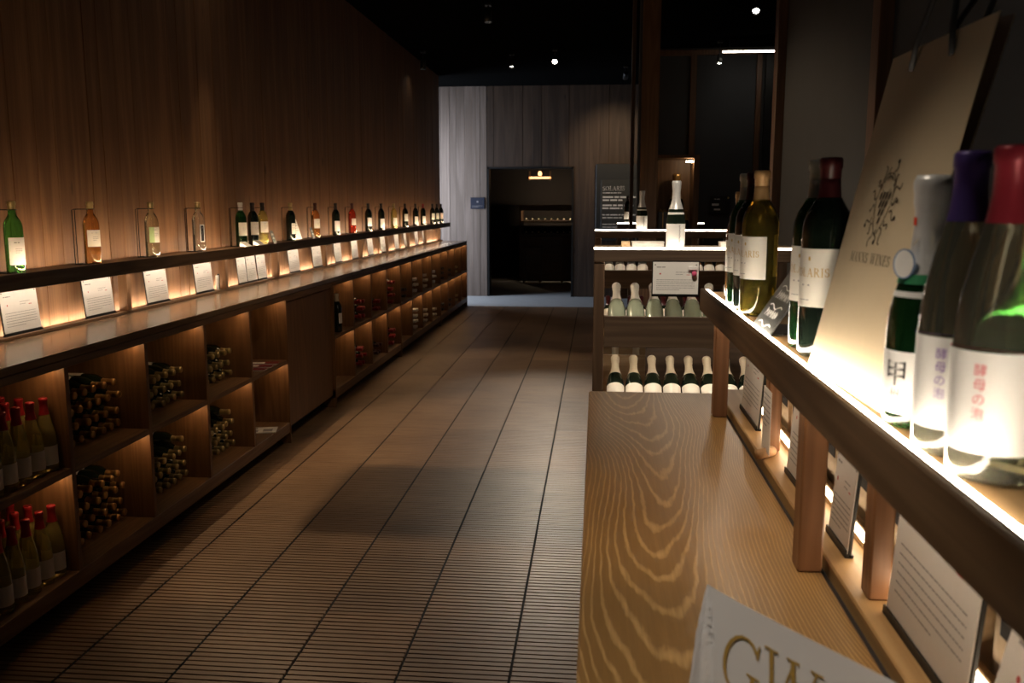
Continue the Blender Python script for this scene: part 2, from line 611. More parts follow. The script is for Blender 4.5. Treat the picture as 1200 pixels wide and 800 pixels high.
# serif capitals as strokes in a unit-high box: ('l', x0,y0,x1,y1,w) ('a', cx,cy,rx,ry,a0,a1) ('s', x, y, half) serif
TH, TN = 0.13, 0.05
GLYPH = {
    'S': (0.55, [('a', .27, .74, .20, .22, 30, 270), ('a', .27, .27, .21, .24, -150, 90), ('l', .44, .82, .46, .66, TN), ('l', .06, .34, .08, .14, TN)]),
    'O': (0.85, [('a', .42, .5, .36, .46, 0, 360)]),
    'L': (0.65, [('l', .17, 0, .17, 1, TH), ('s', .17, 1, .15), ('l', .04, .03, .58, .03, TN), ('l', .57, .02, .59, .26, TN)]),
    'A': (0.80, [('l', .10, 0, .40, 1, TN), ('l', .68, 0, .38, 1, TH), ('l', .2, .33, .58, .33, TN), ('s', .10, 0, .11), ('s', .68, 0, .13)]),
    'R': (0.75, [('l', .17, 0, .17, 1, TH), ('s', .17, 0, .15), ('s', .12, 1, .1), ('a', .30, .74, .24, .23, -90, 90), ('l', .17, .98, .32, .98, TN), ('l', .17, .51, .32, .51, TN), ('l', .34, .5, .66, 0, TH), ('s', .68, 0, .09)]),
    'I': (0.38, [('l', .19, 0, .19, 1, TH), ('s', .19, 0, .16), ('s', .19, 1, .16)]),
    'M': (1.0, [('l', .15, 0, .15, 1, TN), ('l', .15, 1, .48, .04, TH), ('l', .48, .04, .82, 1, TN), ('l', .84, 0, .84, 1, TH), ('s', .15, 0, .12), ('s', .84, 0, .15), ('s', .12, 1, .1), ('s', .87, 1, .1)]),
    'N': (0.85, [('l', .15, 0, .15, 1, TN), ('l', .14, 1, .70, 0, TH), ('l', .70, 0, .70, 1, TN), ('s', .15, 0, .12), ('s', .12, 1, .1), ('s', .70, 1, .12)]),
    'W': (1.15, [('l', .12, 1, .36, 0, TH), ('l', .36, 0, .58, .97, TN), ('l', .56, 1, .80, 0, TH), ('l', .80, 0, 1.02, 1, TN), ('s', .12, 1, .14), ('s', .56, 1, .13), ('s', 1.02, 1, .12)]),
    'E': (0.65, [('l', .17, 0, .17, 1, TH), ('l', .05, .97, .56, .97, TN), ('l', .17, .52, .44, .52, TN), ('l', .05, .03, .58, .03, TN), ('l', .55, .97, .55, .8, TN), ('l', .57, .03, .57, .22, TN), ('l', .44, .6, .44, .43, TN)]),
    'G': (0.88, [('a', .45, .5, .38, .46, 40, 330), ('l', .74, .02, .74, .42, TH), ('s', .74, .42, .14), ('l', .76, .72, .76, .95, TN)]),
    ' ': (0.45, []),
}


def serif(ink, text, x, y, h, track=0.06, centre=False):
    wd = sum(GLYPH[c][0] + track for c in text) * h
    if centre:
        x -= wd / 2
    for c in text:
        adv, st = GLYPH[c]
        for q in st:
            if q[0] == 'l':
                ink.line(x + q[1] * h, y + q[2] * h, x + q[3] * h, y + q[4] * h, (TH if q[5] > .1 else TN) * h)
            elif q[0] == 'a':
                ink.arc(x + q[1] * h, y + q[2] * h, q[3] * h, q[4] * h, q[5], q[6], TH * h, TN * h)
            else:
                ink.line(x + (q[1] - q[3]) * h, y + q[2] * h, x + (q[1] + q[3]) * h, y + q[2] * h, TN * h)
        x += (adv + track) * h
    return ink


def cjk(text, size, fn, name, material, parent, vertical=False):
    """built-in font (with its own fallback glyphs) turned into a flat mesh"""
    mb = MB()
    for i, ch in enumerate(text):
        cu = bpy.data.curves.new('t', 'FONT')
        cu.body = ch
        cu.size = size
        cu.align_x = 'CENTER'
        cu.resolution_u = 3
        t = bpy.data.objects.new('t', cu)
        COL.objects.link(t)
        bpy.context.view_layer.update()
        ev = t.evaluated_get(bpy.context.evaluated_depsgraph_get())
        me = ev.to_mesh()
        dx, dy = (0, -i * size * 1.12) if vertical else (i * size, 0)
        mb.add([fn(v.co.x + dx, v.co.y + dy) for v in me.vertices], [tuple(p.vertices) for p in me.polygons])
        ev.to_mesh_clear()
        bpy.data.objects.remove(t)
        bpy.data.curves.remove(cu)
    return mb.build(name, material, parent, world=False)


def text_lines(ink, x0, x1, ytop, pitch, n, h, rnd):
    for i in range(n):
        y = ytop - i * pitch
        x = x0
        end = x1 if i < n - 1 else x0 + (x1 - x0) * 0.6
        while x < end - h:
            ln = min(rnd.uniform(2, 7) * h, end - x)
            ink.rect(x, x + ln, y, y + h)
            x += ln + h * 0.8
    return ink


# =================================================================== THE SETTING
XW = -2.56          # face of the left plank wall
YB = 15.95          # face of the back wall
# floor: concrete slab with ribbed tiles laid on it as far as the passage
fl = struct(MB().box(-5.3, 3.3, -1.8, 14.33, -0.14, -0.012).box(-5.3, 3.3, 14.33, 20.6, -0.14, 0).build('floor', 'concrete'))
fb = MB().box(-5.3, 3.3, -1.8, 14.33, -0.0125, -0.009)
fb.build('grout_bed', 'grout', fl)
TW, TL = 0.391, 1.0
tb = MB()
nr = 32
pt = TL / nr
gx = 0.0050
prof = []
for i in range(nr):
    y0 = i * pt
    prof += [(y0 + 0.0035, -0.0045), (y0 + 0.006, 0.0), (y0 + pt - 0.0025, 0.0), (y0 + pt, -0.0045)]
vs_, fs_ = [], []
for y, z in prof:
    vs_ += [(gx, y, z), (TW - gx, y, z)]
for i in range(len(prof) - 1):
    fs_.append((2 * i, 2 * i + 1, 2 * i + 3, 2 * i + 2))
tb.add(vs_, fs_)
b0 = len(tb.v)
tb.add([(gx, 0.0035, -0.009), (TW - gx, 0.0035, -0.009), (TW - gx, TL, -0.009), (gx, TL, -0.009)], [(0, 1, 2, 3)])
tile_me = tb.mesh('tile', 'tile')
for r_ in range(13):
    for c_ in range(-6, 4):
        t = obj('tile', tile_me, fl, (-0.28 + c_ * TW, 1.33 + r_ * TL, random.uniform(-0.0008, 0.0004)))

struct(MB().box(-5.3, 3.3, -1.8, 20.6, 3.66, 3.80).build('ceiling', 'ceiling_black'))

# left wall: vertical planks of uneven depth on a backing
wl = struct(MB().box(XW - 0.18, XW - 0.022, -1.8, 14.62, 0, 3.66).build('wall_left', 'shadow_gap'))
planks = [MB().bbox(0, 0.022, 0.001, w_ - 0.001, 0, 3.66, 0.0012).mesh('plank', 'wall_plank') for w_ in (0.12, 0.15, 0.18)]
y = 0.9
k = 0
while y < 14.6:
    i = random.choice((0, 1, 2, 1))
    w_ = (0.12, 0.15, 0.18)[i]
    if y + w_ > 14.64:
        break
    obj('plank', planks[i], wl, (XW - 0.022 - random.choice((0, 0, 0.003)), y, 0))
    k += 1
    y += w_ + (0.006 if k % 12 == 0 else 0)
MB().box(XW - 0.18, XW + 0.001, y, 14.64, 0, 3.66).build('end_board', 'cab_z', wl)

# back wall with the doorway
DX0, DX1, DZ = -1.94, -0.42, 2.28
wb = struct(MB().box(-5.3, DX0, YB + 0.022, YB + 0.25, 0, 3.66).box(DX1, 3.3, YB + 0.022, YB + 0.25, 0, 3.66).box(DX0, DX1, YB + 0.022, YB + 0.25, DZ, 3.66).build('wall_back', 'shadow_gap'))
x = -4.2
while x < 1.1:
    w_ = random.choice((0.12, 0.15, 0.18))
    x1 = x + w_
    for lo, hi in ((x, x1),):
        if lo >= DX1 or hi <= DX0:
            segs = [(lo, hi, 0.0)]
        elif lo >= DX0 and hi <= DX1:
            segs = [(lo, hi, DZ)]
        elif lo < DX0:
            segs = [(lo, DX0, 0.0), (DX0, hi, DZ)]
        else:
            segs = [(lo, DX1, DZ), (DX1, hi, 0.0)]
        for s0, s1, zb in segs:
            if s1 - s0 > 0.01:
                dp = random.choice((0, 0.003))
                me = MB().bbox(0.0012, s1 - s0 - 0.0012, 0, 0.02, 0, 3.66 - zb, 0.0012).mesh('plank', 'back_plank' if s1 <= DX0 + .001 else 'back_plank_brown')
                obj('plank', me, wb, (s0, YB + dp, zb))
    x = x1
# door opening lining
d1 = struct(MB().box(DX0 - 0.001, DX0 + 0.03, YB - 0.005, YB + 0.26, 0, DZ).box(DX1 - 0.03, DX1 + 0.001, YB - 0.005, YB + 0.26, 0, DZ).box(DX0, DX1, YB - 0.005, YB + 0.26, DZ - 0.03, DZ).build('door_1', 'black'))

# far side passage at the left with its window
struct(MB().box(-5.3, XW - 0.18, 14.42, 14.62, 0, 3.66).build('wall_passage', 'plaster_dark'))
struct(MB().box(-3.9, -3.7, 14.62, 15.97, 0, 0.5).box(-3.9, -3.7, 14.62, 15.97, 3.0, 3.66).build('wall_window_side', 'plaster_dark'))
w1 = struct(MB().box(-3.82, -3.74, 14.62, 14.68, 0.5, 3.0).box(-3.82, -3.74, 15.9, 15.97, 0.5, 3.0).box(-3.82, -3.74, 14.62, 15.97, 2.94, 3.0).box(-3.82, -3.74, 14.62, 15.97, 0.5, 0.56).build('window_1', 'dark_trim'))
MB().box(-3.785, -3.775, 14.68, 15.9, 0.56, 2.94).build('pane', 'pane', w1)

# right wall: grey panels between projecting wooden posts
XR = 1.05
wr = struct(MB().box(XR, XR + 0.15, -1.8, 5.45, 0, 3.66).build('wall_right', 'wall_grey'))
for i, yy in enumerate((5.36, 3.46, 1.56)):
    MB().bbox(XR - 0.05, XR + 0.002, yy, yy + 0.095, 0, 3.66, 0.003).build('wall_post', 'dark_trim', wr)
struct(MB().box(3.1, 3.3, -1.8, 16.2, 0, 3.66).build('wall_east', 'wall_dark'))
wf = struct(MB().box(0.74, 3.1, 12.4, 12.55, 0, 3.66).box(0.74, 0.86, 12.55, YB, 0, 3.66).build('wall_far', 'wall_dark'))
for x0, x1, z1 in ((1.20, 1.28, 3.62), (2.05, 2.12, 3.62)):
    MB().bbox(x0, x1, 12.35, 12.402, 0, z1, 0.004).build('frame_post', 'dark_trim', wf)
MB().bbox(0.74, 2.12, 12.352, 12.402, 3.56, 3.63, 0.004).build('frame_rail', 'dark_trim', wf)
MB().bbox(1.28, 2.05, 12.385, 12.402, 0.05, 3.62, 0.004).build('panel', 'wall_grey', wf)
MB().bbox(2.16, 2.30, 12.30, 12.402, 0, 3.6, 0.004).build('frame_post', 'black', wf)
struct(MB().box(-5.3, 3.3, -1.9, -1.8, 0, 3.66).build('wall_behind', 'wall_dark'))
struct(MB().box(-2.74, -2.56, -1.8, 0.9, 0, 3.66).build('wall_left_return', 'plaster_dark'))

# cellar behind the doorway
struct(MB().box(-3.2, -3.05, YB + 0.25, 20.4, 0, 3.66).box(0.6, 0.75, YB + 0.25, 20.4, 0, 3.66).box(-3.2, 0.75, 20.25, 20.5, 0, 3.66).build('wall_cellar', 'plaster_dark'))

# =================================================================== BOTTLES
PROF = {
    'bordeaux': [(0.0, .012), (.022, .006), (.031, 0), (.0355, .002), (.0372, .009), (.0375, .06), (.0375, .188), (.0360, .204), (.0310, .219), (.0235, .232), (.0170, .243), (.0148, .255), (.0145, .286), (.0160, .287), (.0160, .297), (.0140, .300), (0, .300)],
    'hock': [(0.0, .012), (.024, .006), (.032, 0), (.0372, .003), (.0385, .010), (.0385, .120), (.0375, .140), (.0345, .165), (.0290, .192), (.0225, .217), (.0170, .238), (.0148, .252), (.0145, .280), (.0155, .281), (.0155, .290), (.0135, .293), (0, .293)],
    'spark': [(0.0, .014), (.026, .006), (.036, 0), (.0415, .003), (.0430, .012), (.0430, .120), (.0410, .145), (.0350, .172), (.0270, .198), (.0200, .222), (.0168, .245), (.0160, .272), (.0175, .274), (.0175, .285), (.0140, .288), (0, .288)],
}
CAPS = {   # capsule z range (follows the glass) and extra end points
    'bordeaux': [(.0160, .243), (.0157, .255), (.0153, .284), (.0170, .286), (.0170, .2985), (.0150, .3015), (0, .3015)],
    'bordeaux_long': [(.0182, .238), (.0166, .248), (.0156, .260), (.0154, .268), (.0149, .2685), (.0149, .2705), (.0153, .271), (.0153, .284), (.0170, .286), (.0170, .2985), (.0150, .3015), (0, .3015)],
    'hock': [(.0199, .228), (.0176, .240), (.0157, .254), (.0153, .278), (.0168, .280), (.0168, .2915), (.0145, .2945), (0, .2945)],
    'spark': [(.0330, .184), (.0275, .200), (.0210, .222), (.0185, .245), (.0182, .268), (.0190, .272), (.0205, .279), (.0205, .290), (.0220, .298), (.0220, .306), (.0185, .313), (0, .314)],
    'short': [(.0154, .266), (.0153, .284), (.0170, .286), (.0170, .2985), (.0150, .3015), (0, .3015)],
    'stopper': [(.0160, .287), (.0165, .289), (.0165, .312), (.012, .318), (0, .319)],
}
_mc = {}


def cached(key, fn):
    if key not in _mc:
        _mc[key] = fn()
    return _mc[key]


def label_mesh(kind, z0, z1, half, material, res, lift=0.0006):
    pr = PROF[kind]
    rad = max(r for r, z in pr) + lift
    return MB().lathe([(rad, z0), (rad, z1)], res, -PI / 2 - half, -PI / 2 + half).mesh('label', material)


def label_fn(kind, zc, lift=0.0011):
    rad = max(r for r, z in PROF[kind]) + lift
    return lambda u, v: (rad * math.sin(u / rad), -rad * math.cos(u / rad), zc + v)


def bottle(kind, glass, cap, capshape=None, lab='label_paper', lz=(.075, .165), half=R(62), loc=(0, 0, 0), axis=None, spin=0.0, scale=1.0,
           label='', group=None, res=20, name='wine_bottle', lines=False):
    me = cached((kind, glass, res), lambda: MB().lathe(PROF[kind], res).mesh('bottle', glass))
    o = obj(name, me, None, loc)
    if axis:
        # axis = (direction of the neck); spin about the bottle's own axis
        q = Vector(axis).normalized().to_track_quat('Z', 'Y').to_matrix() @ Matrix.Rotation(spin, 3, 'Z')
        o.rotation_euler = q.to_euler()
    else:
        o.rotation_euler = (0, 0, spin)
    o.scale = (scale,) * 3
    tag(o, label, 'wine bottle', group)
    cs = capshape or kind
    obj('capsule', cached((cs, cap, res), lambda: MB().lathe(CAPS[cs], res).mesh('capsule', cap)), o)
    if lab:
        lo = obj('label', cached((kind, lz, half, lab, res), lambda: label_mesh(kind, lz[0], lz[1], half, lab, max(6, res // 2))), o)
        if lines:
            key = (kind, lz, 'lines', lines)

            def mk():
                ink = Ink()
                rnd = random.Random(lines)
                hh = lz[1] - lz[0]
                zc = (lz[0] + lz[1]) / 2
                text_lines(ink, -.018, .018, hh * .30, .010, 1, .004, rnd)
                text_lines(ink, -.014, .014, hh * .08, .008, 3, .0018, rnd)
                fn = label_fn(kind, zc)
                mb = MB()
                for poly in ink.p:
                    mb.add([fn(u, v) for u, v in poly], [tuple(range(len(poly)))])
                return mb.mesh('label_print', 'ink')
            obj('label_print', cached(key, mk), lo)
    return o


ORD = ('first', 'second', 'third', 'fourth', 'fifth', 'sixth', 'seventh', 'eighth', 'ninth', 'tenth', 'eleventh', 'twelfth')
ROW = ('bottom', 'second', 'third', 'top')

# =================================================================== LEFT CABINETS
CX = -2.08           # cabinet front plane
ZB, ZM, ZT = 0.145, 0.58, 0.985   # top of bottom board, top of middle shelf, underside of header


def cabinet(y0, n, pitch, label, end_left=True):
    r_ = root('shelf_cabinet', (-2.3, y0 + n * pitch / 2, 0), label, 'cabinet', 'open shelf cabinets under the long worktop')
    y1 = y0 + n * pitch
    back = MB().box(-2.548, -2.535, y0, y1, 0.075, ZT).build('back_panel', 'cab_z', r_)
    MB().bbox(-2.535, CX, y0, y1, 0.075, ZB, .002).build('bottom_board', 'cab_y', r_)
    MB().box(-2.535, CX - 0.10, y0, y1, 0.0, 0.075).build('kick_board', 'black', r_)
    MB().bbox(-2.535, CX, y0, y1, ZT, 1.016, .002).build('header_rail', 'cab_y', r_)
    for i in range(n + 1):
        yy = y0 + i * pitch
        th = 0.014
        lo = max(y0, yy - th)
        hi = min(y1, yy + th)
        if i in (0, n):
            MB().bbox(-2.535, CX + .004, lo, hi, 0, ZT, .002).build('end_panel', 'cab_z', r_)
        else:
            MB().bbox(-2.535, CX - .001, lo, hi, ZB, ZT, .002).build('divider', 'cab_z', r_)
    for i in range(n):
        a, b = y0 + i * pitch + .014, y0 + (i + 1) * pitch - .014
        MB().bbox(-2.535, CX - .002, a, b, ZM - .028, ZM, .002).build('shelf', 'cab_y', r_)
        for zt in (ZT, ZM - .028):
            MB().box(CX - .055, CX - .043, b - .17, b - .010, zt - .007, zt - .0005).build('light_strip', 'led_cubby', r_)
    return r_


NEAR0, NP, NN = 2.67, 0.634, 5
cabinet(NEAR0, NN, NP, 'long oak shelf cabinet with stacked wine bottles and brochures, beside the closed cupboard')
CUP0, CUP1 = NEAR0 + NN * NP, 6.92
c_ = root('closed_cupboard', (-2.3, (CUP0 + CUP1) / 2, 0), 'plain closed cupboard between two open wine cabinets', 'cupboard')
MB().box(-2.548, CX - .05, CUP0 + .002, CUP1 - .002, 0.1, 1.016).build('body', 'cab_z', c_)
MB().box(-2.535, CX - .13, CUP0 + .002, CUP1 - .002, 0, 0.1).build('kick_board', 'black', c_)
MB().bbox(CX - .05, CX - .02, CUP0 + .004, CUP1 - .004, 0.1, 0.965, .002).build('door', 'cab_z', c_)
MB().bbox(CX - .05, CX - .004, CUP0 + .004, CUP1 - .004, 0.972, 1.016, .002).build('top_rail', 'cab_y', c_)
FP = 0.6175
for j, lb in enumerate(('oak shelf cabinet beside the closed cupboard, a lone black bottle standing in it',
                        'middle of the three far oak shelf cabinets, white bottle ends showing',
                        'last oak shelf cabinet at the passage end of the long worktop')):
    cabinet(6.92 + j * 4 * FP + .001, 4, FP - .0005, lb)
YE = 6.92 + 12 * FP + .02
wt = MB().bbox(XW + .002, -2.092 + .012, NEAR0 - .6, YE, 1.017, 1.05, .003).build('worktop', 'worktop')
tag(wt, 'long glossy brown worktop running along the plank wall', 'worktop')

# bottle shelf above the worktop
r_ = root('bottle_shelf', (-2.45, 8.3, 1.05), 'long wooden shelf on uprights against the plank wall, rows of bottles on it', 'shelf')
SY0, SY1 = 2.3, 14.35
MB().bbox(XW + .002, -2.365, SY0, SY1, 1.300, 1.334, .002).build('shelf_board', 'cab_y', r_)
MB().bbox(-2.364, -2.35, SY0, SY1, 1.275, 1.341, .002).build('fascia', 'oak_dark_y', r_)
n = 24
for i in range(n):
    a = SY0 + (SY1 - SY0) * i / n
    b = SY0 + (SY1 - SY0) * (i + 1) / n
    MB().box(-2.3668, -2.3645, a + .002, b - .002, 1.3345, 1.3400).build('light_strip', 'led_shelf', r_)
    MB().box(-2.535, -2.523, a + .002, b - .002, 1.053, 1.058).build('light_strip', 'led_ledge', r_)
    MB().box(-2.388, -2.378, a + .002, b - .002, 1.292, 1.2995).build('light_strip', 'led_under', r_)
MB().bbox(-2.520, -2.470, SY0, SY1, 1.0505, 1.066, .002).build('card_ledge', 'cab_y', r_)
for yy in (3.30, 4.52, 5.79, 6.78, 8.04, 9.30, 10.5, 11.7, 12.9, 14.10):
    MB().bbox(-2.512, -2.462, yy - .02, yy + .02, 1.0665, 1.2995, .002).build('upright', 'cab_z', r_)
for i, yy in enumerate((4.38, 5.62, 6.66, 7.95, 9.2, 10.4, 11.6, 12.8)):
    MB().bbox(XW + .0005, XW + .012, yy - .012, yy + .012, 1.05, 1.2995, .002).build('batten', 'cab_z', r_)

# ------------------------------------------------------------------ info cards in dark holders
def card_meshes(wd, ht, seed):
    rnd = random.Random(seed)
    hold = MB().box(-wd / 2 - .004, wd / 2 + .004, .002, .006, 0, ht + .006).box(-wd / 2 - .004, wd / 2 + .004, -.004, .010, 0, .006).box(-wd / 2 - .004, wd / 2 + .004, -.004, -.001, 0, .012).mesh('holder', 'black')
    pap = MB().box(-wd / 2, wd / 2, -.0005, .0015, .006, ht).mesh('paper', 'paper')
    ink = Ink()
    m = wd * .08
    ink.rect(-wd / 2 + m * .4, -wd / 2 + m * .8, ht - .016, ht - .010)
    ink.rect(wd / 2 - m * .8, wd / 2 - m * .4, ht - .016, ht - .010)
    text_lines(ink, -wd / 2 + m, -wd * .1, ht * .84, .014, 1, .004, rnd)
    text_lines(ink, 0, wd * .28, ht * .70, .010, 2, .0022, rnd)
    text_lines(ink, -wd / 2 + m, wd / 2 - m, ht * .48, ht * .058, 6, .0022, rnd)
    red = Ink()
    red.blob(-wd / 2 + m * 2, ht * .66, .004, .004).rect(wd * .24, wd * .32, ht * .625, ht * .64)

    def flat(ink_, nm, mt):
        mb = MB()
        for poly in ink_.p:
            mb.add([(u, -.0009, v) for u, v in poly], [tuple(range(len(poly)))])
        return mb.mesh(nm, mt)
    return hold, pap, flat(ink, 'print', 'ink'), flat(red, 'red_print', 'ink_red')


def card(loc, rz, wd, ht, label, group=None, lean=R(5), seed=1, tag_=False):
    hold, pap, ink, red = cached(('card', round(wd, 3), round(ht, 3), seed), lambda: card_meshes(wd, ht, seed))
    o = obj('info_card', None, None, loc, (-lean, 0, rz))
    tag(o, label, 'card', group)
    obj('holder', hold, o)
    pp = obj('paper', pap, o)
    obj('print', ink, pp)
    obj('red_print', red, pp)
    return o


NEARCARD = [(3.665, .25, 'white information card in a dark holder under the green bottle'),
            (4.285, .26, 'white information card in a dark holder under the orange rosé bottle'),
            (4.89, .25, 'white information card with a small tag, under the bottle with the green label'),
            (5.51, .25, 'white information card under the clear bottle with the black stripe label'),
            (6.135, .15, 'first of three narrow cards side by side, next to the upright'),
            (6.31, .17, 'middle of three narrow white cards side by side'),
            (6.51, .17, 'last of three narrow white cards side by side'),
            (7.24, .25, 'white information card beside the three narrow cards, under a black bottle'),
            (7.86, .25, 'white information card under the red-orange rosé bottle')]
for i, (yy, wd, lb) in enumerate(NEARCARD):
    card((-2.488, yy, 1.0662), PI / 2, wd, .195, lb, seed=i % 3 + 1)
for ic, yy in enumerate((8.52, 9.13, 9.78, 10.37, 11.1, 11.66, 12.35, 12.92)):
    card((-2.488, yy, 1.0662), PI / 2, .22, .195, 'white information card, %s beyond the one under the red-orange rosé bottle' % ORD[ic], 'far information cards under the wall shelf', seed=2)
# little tester standing between the cards
o = root('tasting_note', (-2.49, 5.70, 1.0662), 'tiny upright white slip in a dark clip between cards under the wall shelf', 'card')
MB().box(-2.495, -2.487, 5.685, 5.715, 1.0662, 1.16).build('paper', 'paper', o)
MB().box(-2.497, -2.486, 5.715, 5.728, 1.0662, 1.17).build('clip', 'black', o)

# ------------------------------------------------------------------ wire stands and bottles on the wall shelf
STN = ORD + ('thirteenth', 'fourteenth', 'fifteenth', 'sixteenth', 'seventeenth', 'eighteenth', 'nineteenth', 'twentieth')


def wire_stand(yy, i):
    o = root('bottle_stand', (-2.45, yy, 1.334), 'thin dark wire stand, %s bottle stand along the wall shelf counting towards the doorway' % STN[i], 'bottle stand', 'wire bottle stands on the wall shelf')
    a, z, xx = -.062, .262, -.055

    def mk():
        mb = MB()
        mb.tube([(xx, a, .003), (xx, a, z), (xx + .012, a, z + .004), (0, a * .45, z + .004), (0, -.019, z + .004)], .0022, 5)
        mb.tube([(xx, a + .022, .003), (xx, a + .022, z), (xx + .012, a + .03, z + .004)], .0022, 5)
        mb.tube([(xx, a, .003), (.045, a, .003)], .0022, 5)
        mb.tube([(xx, a, .003), (xx, .05, .003)], .0022, 5)
        return mb.mesh('frame', 'wire')
    obj('frame', cached('stand', mk), o)
    obj('neck_ring', cached('ring', lambda: MB().tube([(.0195 * math.cos(2 * PI * i / 14), .0195 * math.sin(2 * PI * i / 14), z + .004) for i in range(14)], .0022, 5, closed=True).mesh('neck_ring', 'wire')), o)


WALLB = [  # y, glass, cap, capshape, label material, label z, half angle, label text, group
    (3.59, 'glass_green', 'cap_brass', 'short', 'label_white', (.035, .150), R(60), 'green glass bottle with a tall white label in a wire stand', None),
    (4.18, 'glass_rose', 'cap_brass', 'short', 'label_paper', (.085, .165), R(60), 'orange rosé bottle with a white label in a wire stand', None),
    (4.78, 'glass_white', 'cap_brass', 'short', 'label_paper', (.08, .165), R(52), 'pale white wine bottle with a half green label in a wire stand', None),
    (5.37, 'glass_clear', 'cap_brass', 'short', 'label_white', (.06, .165), R(24), 'clear bottle with a narrow black striped label in a wire stand', None),
    (6.04, 'glass_deep', 'cap_silver', 'bordeaux', 'label_paper', (.075, .165), R(62), 'dark green bottle with silver cap, beside a black bottle on the wall shelf', None),
    (6.26, 'glass_black', 'cap_black', 'bordeaux_long', 'label_paper', (.075, .165), R(62), 'black bottle standing between the dark green and the yellow bottle', None),
    (6.45, 'glass_yellow', 'cap_black', 'bordeaux', 'label_paper', (.085, .165), R(62), 'yellow white wine bottle with dark cap on the wall shelf', None),
    (7.06, 'glass_black', 'cap_brass', 'bordeaux_long', 'label_paper', (.055, .14), R(30), 'black bottle with a pale cap beside a white card on the wall shelf', None),
    (7.70, 'glass_rose', 'cap_maroon', 'bordeaux_long', 'label_paper', (.085, .165), R(60), 'red-orange rosé bottle with a dark red cap on the wall shelf', None),
    (8.32, 'glass_black', 'cap_black', 'bordeaux_long', 'label_white', (.04, .135), R(60), 'black bottle between the two red bottles on the wall shelf', None),
    (8.89, 'glass_red', 'cap_maroon', 'bordeaux_long', 'label_paper', (.085, .15), R(50), 'bright red rosé bottle on the wall shelf', None),
    (9.54, 'glass_black', 'cap_black', 'bordeaux_long', 'label_white', (.06, .15), R(60), 'black wine bottle with white label on the wall shelf, next to the bright red bottle', 'black bottles far along the wall shelf'),
    (10.12, 'glass_black', 'cap_black', 'bordeaux_long', 'label_white', (.03, .13), R(60), 'black wine bottle with white label on the wall shelf, just before the golden bottle', 'black bottles far along the wall shelf'),
    (10.77, 'glass_yellow', 'cap_brass', 'bordeaux', 'label_paper', (.04, .13), R(60), 'golden white wine bottle between black bottles far along the wall shelf', None),
    (11.41, 'glass_black', 'cap_black', 'bordeaux_long', 'label_white', (.08, .17), R(60), 'black wine bottle with white label on the wall shelf, just after the golden bottle', 'black bottles far along the wall shelf'),
    (12.07, 'glass_black', 'cap_black', 'bordeaux_long', 'label_white', (.03, .13), R(60), 'black wine bottle with white label on the wall shelf, just before the red-capsuled bottle', 'black bottles far along the wall shelf'),
    (12.61, 'glass_dark', 'cap_crimson', 'bordeaux_long', 'label_white', (.03, .13), R(60), 'dark bottle with a red capsule near the end of the wall shelf', None),
    (13.34, 'glass_black', 'cap_black', 'bordeaux_long', 'label_paper', (.07, .16), R(60), 'black bottle, first of the close trio at the end of the wall shelf', 'trio of black bottles at the end of the wall shelf'),
    (13.71, 'glass_black', 'cap_black', 'bordeaux_long', 'label_paper', (.07, .16), R(60), 'black bottle, middle of the close trio at the end of the wall shelf', 'trio of black bottles at the end of the wall shelf'),
    (14.09, 'glass_black', 'cap_black', 'bordeaux_long', 'label_paper', (.07, .16), R(60), 'black bottle, last of the close trio at the end of the wall shelf', 'trio of black bottles at the end of the wall shelf'),
]
nst = 0
for i, (yy, g, cp, cs, lb, lz, hf, tx, gr) in enumerate(WALLB):
    far = yy > 8
    # label turned towards the aisle and a little towards the entrance
    o = bottle('bordeaux', g, cp, cs, lb, lz, hf, (-2.45, yy, 1.3345), None, R(60), 1.0, tx, gr, res=14 if far else 28, lines=0 if far else i + 1)
    if i == 2:
        obj('label_band', label_mesh('bordeaux', .08, .165, R(20), 'label_green', 6, .0009), o, rot=(0, 0, R(-34)))
    if i == 3:
        obj('label_stripe', label_mesh('bordeaux', .065, .16, R(16), 'label_dark', 6, .0009), o)
    if i not in (5, 19, 18, 17):
        wire_stand(yy, nst)
        nst += 1
# price cards and small signs on the shelf
for j, (yy, lb) in enumerate(((5.93, 'white price strip lying in front of the dark green bottle'), (6.17, 'white price strip lying in front of the black bottle'))):
    o = tag(MB().add([(-2.40, yy - .05, .0), (-2.352, yy - .05, .0), (-2.352, yy + .05, .0), (-2.40, yy + .05, .0), (-2.40, yy - .05, .030), (-2.40, yy + .05, .030)],
                     [(0, 1, 2, 3), (1, 4, 5, 2), (0, 4, 1), (3, 2, 5), (0, 3, 5, 4)]).build('price_strip', 'paper'), lb, 'price card')
    o.location = (0.0, 0, 1.3415)
o = root('shelf_sign', (-2.49, 7.28, 1.3345), 'white paper sign leaning behind the black bottle on the wall shelf', 'sign')
MB().add([(-2.480, 7.20, 1.3347), (-2.480, 7.42, 1.3347), (-2.53, 7.42, 1.50), (-2.53, 7.20, 1.50)], [(0, 1, 2, 3)]).add([(-2.484, 7.20, 1.3347), (-2.484, 7.42, 1.3347), (-2.534, 7.42, 1.50), (-2.534, 7.20, 1.50)], [(3, 2, 1, 0)]).build('paper', 'paper', o)
ink = Ink()
text_lines(ink, -.09, .09, .13, .02, 5, .005, random.Random(4))
mb = MB()
for poly in ink.p:
    mb.add([(-2.4795 - .05 * v / .1653, 7.31 + u, 1.3347 + v) for u, v in poly], [tuple(range(len(poly)))])
mb.build('print', 'ink', o)
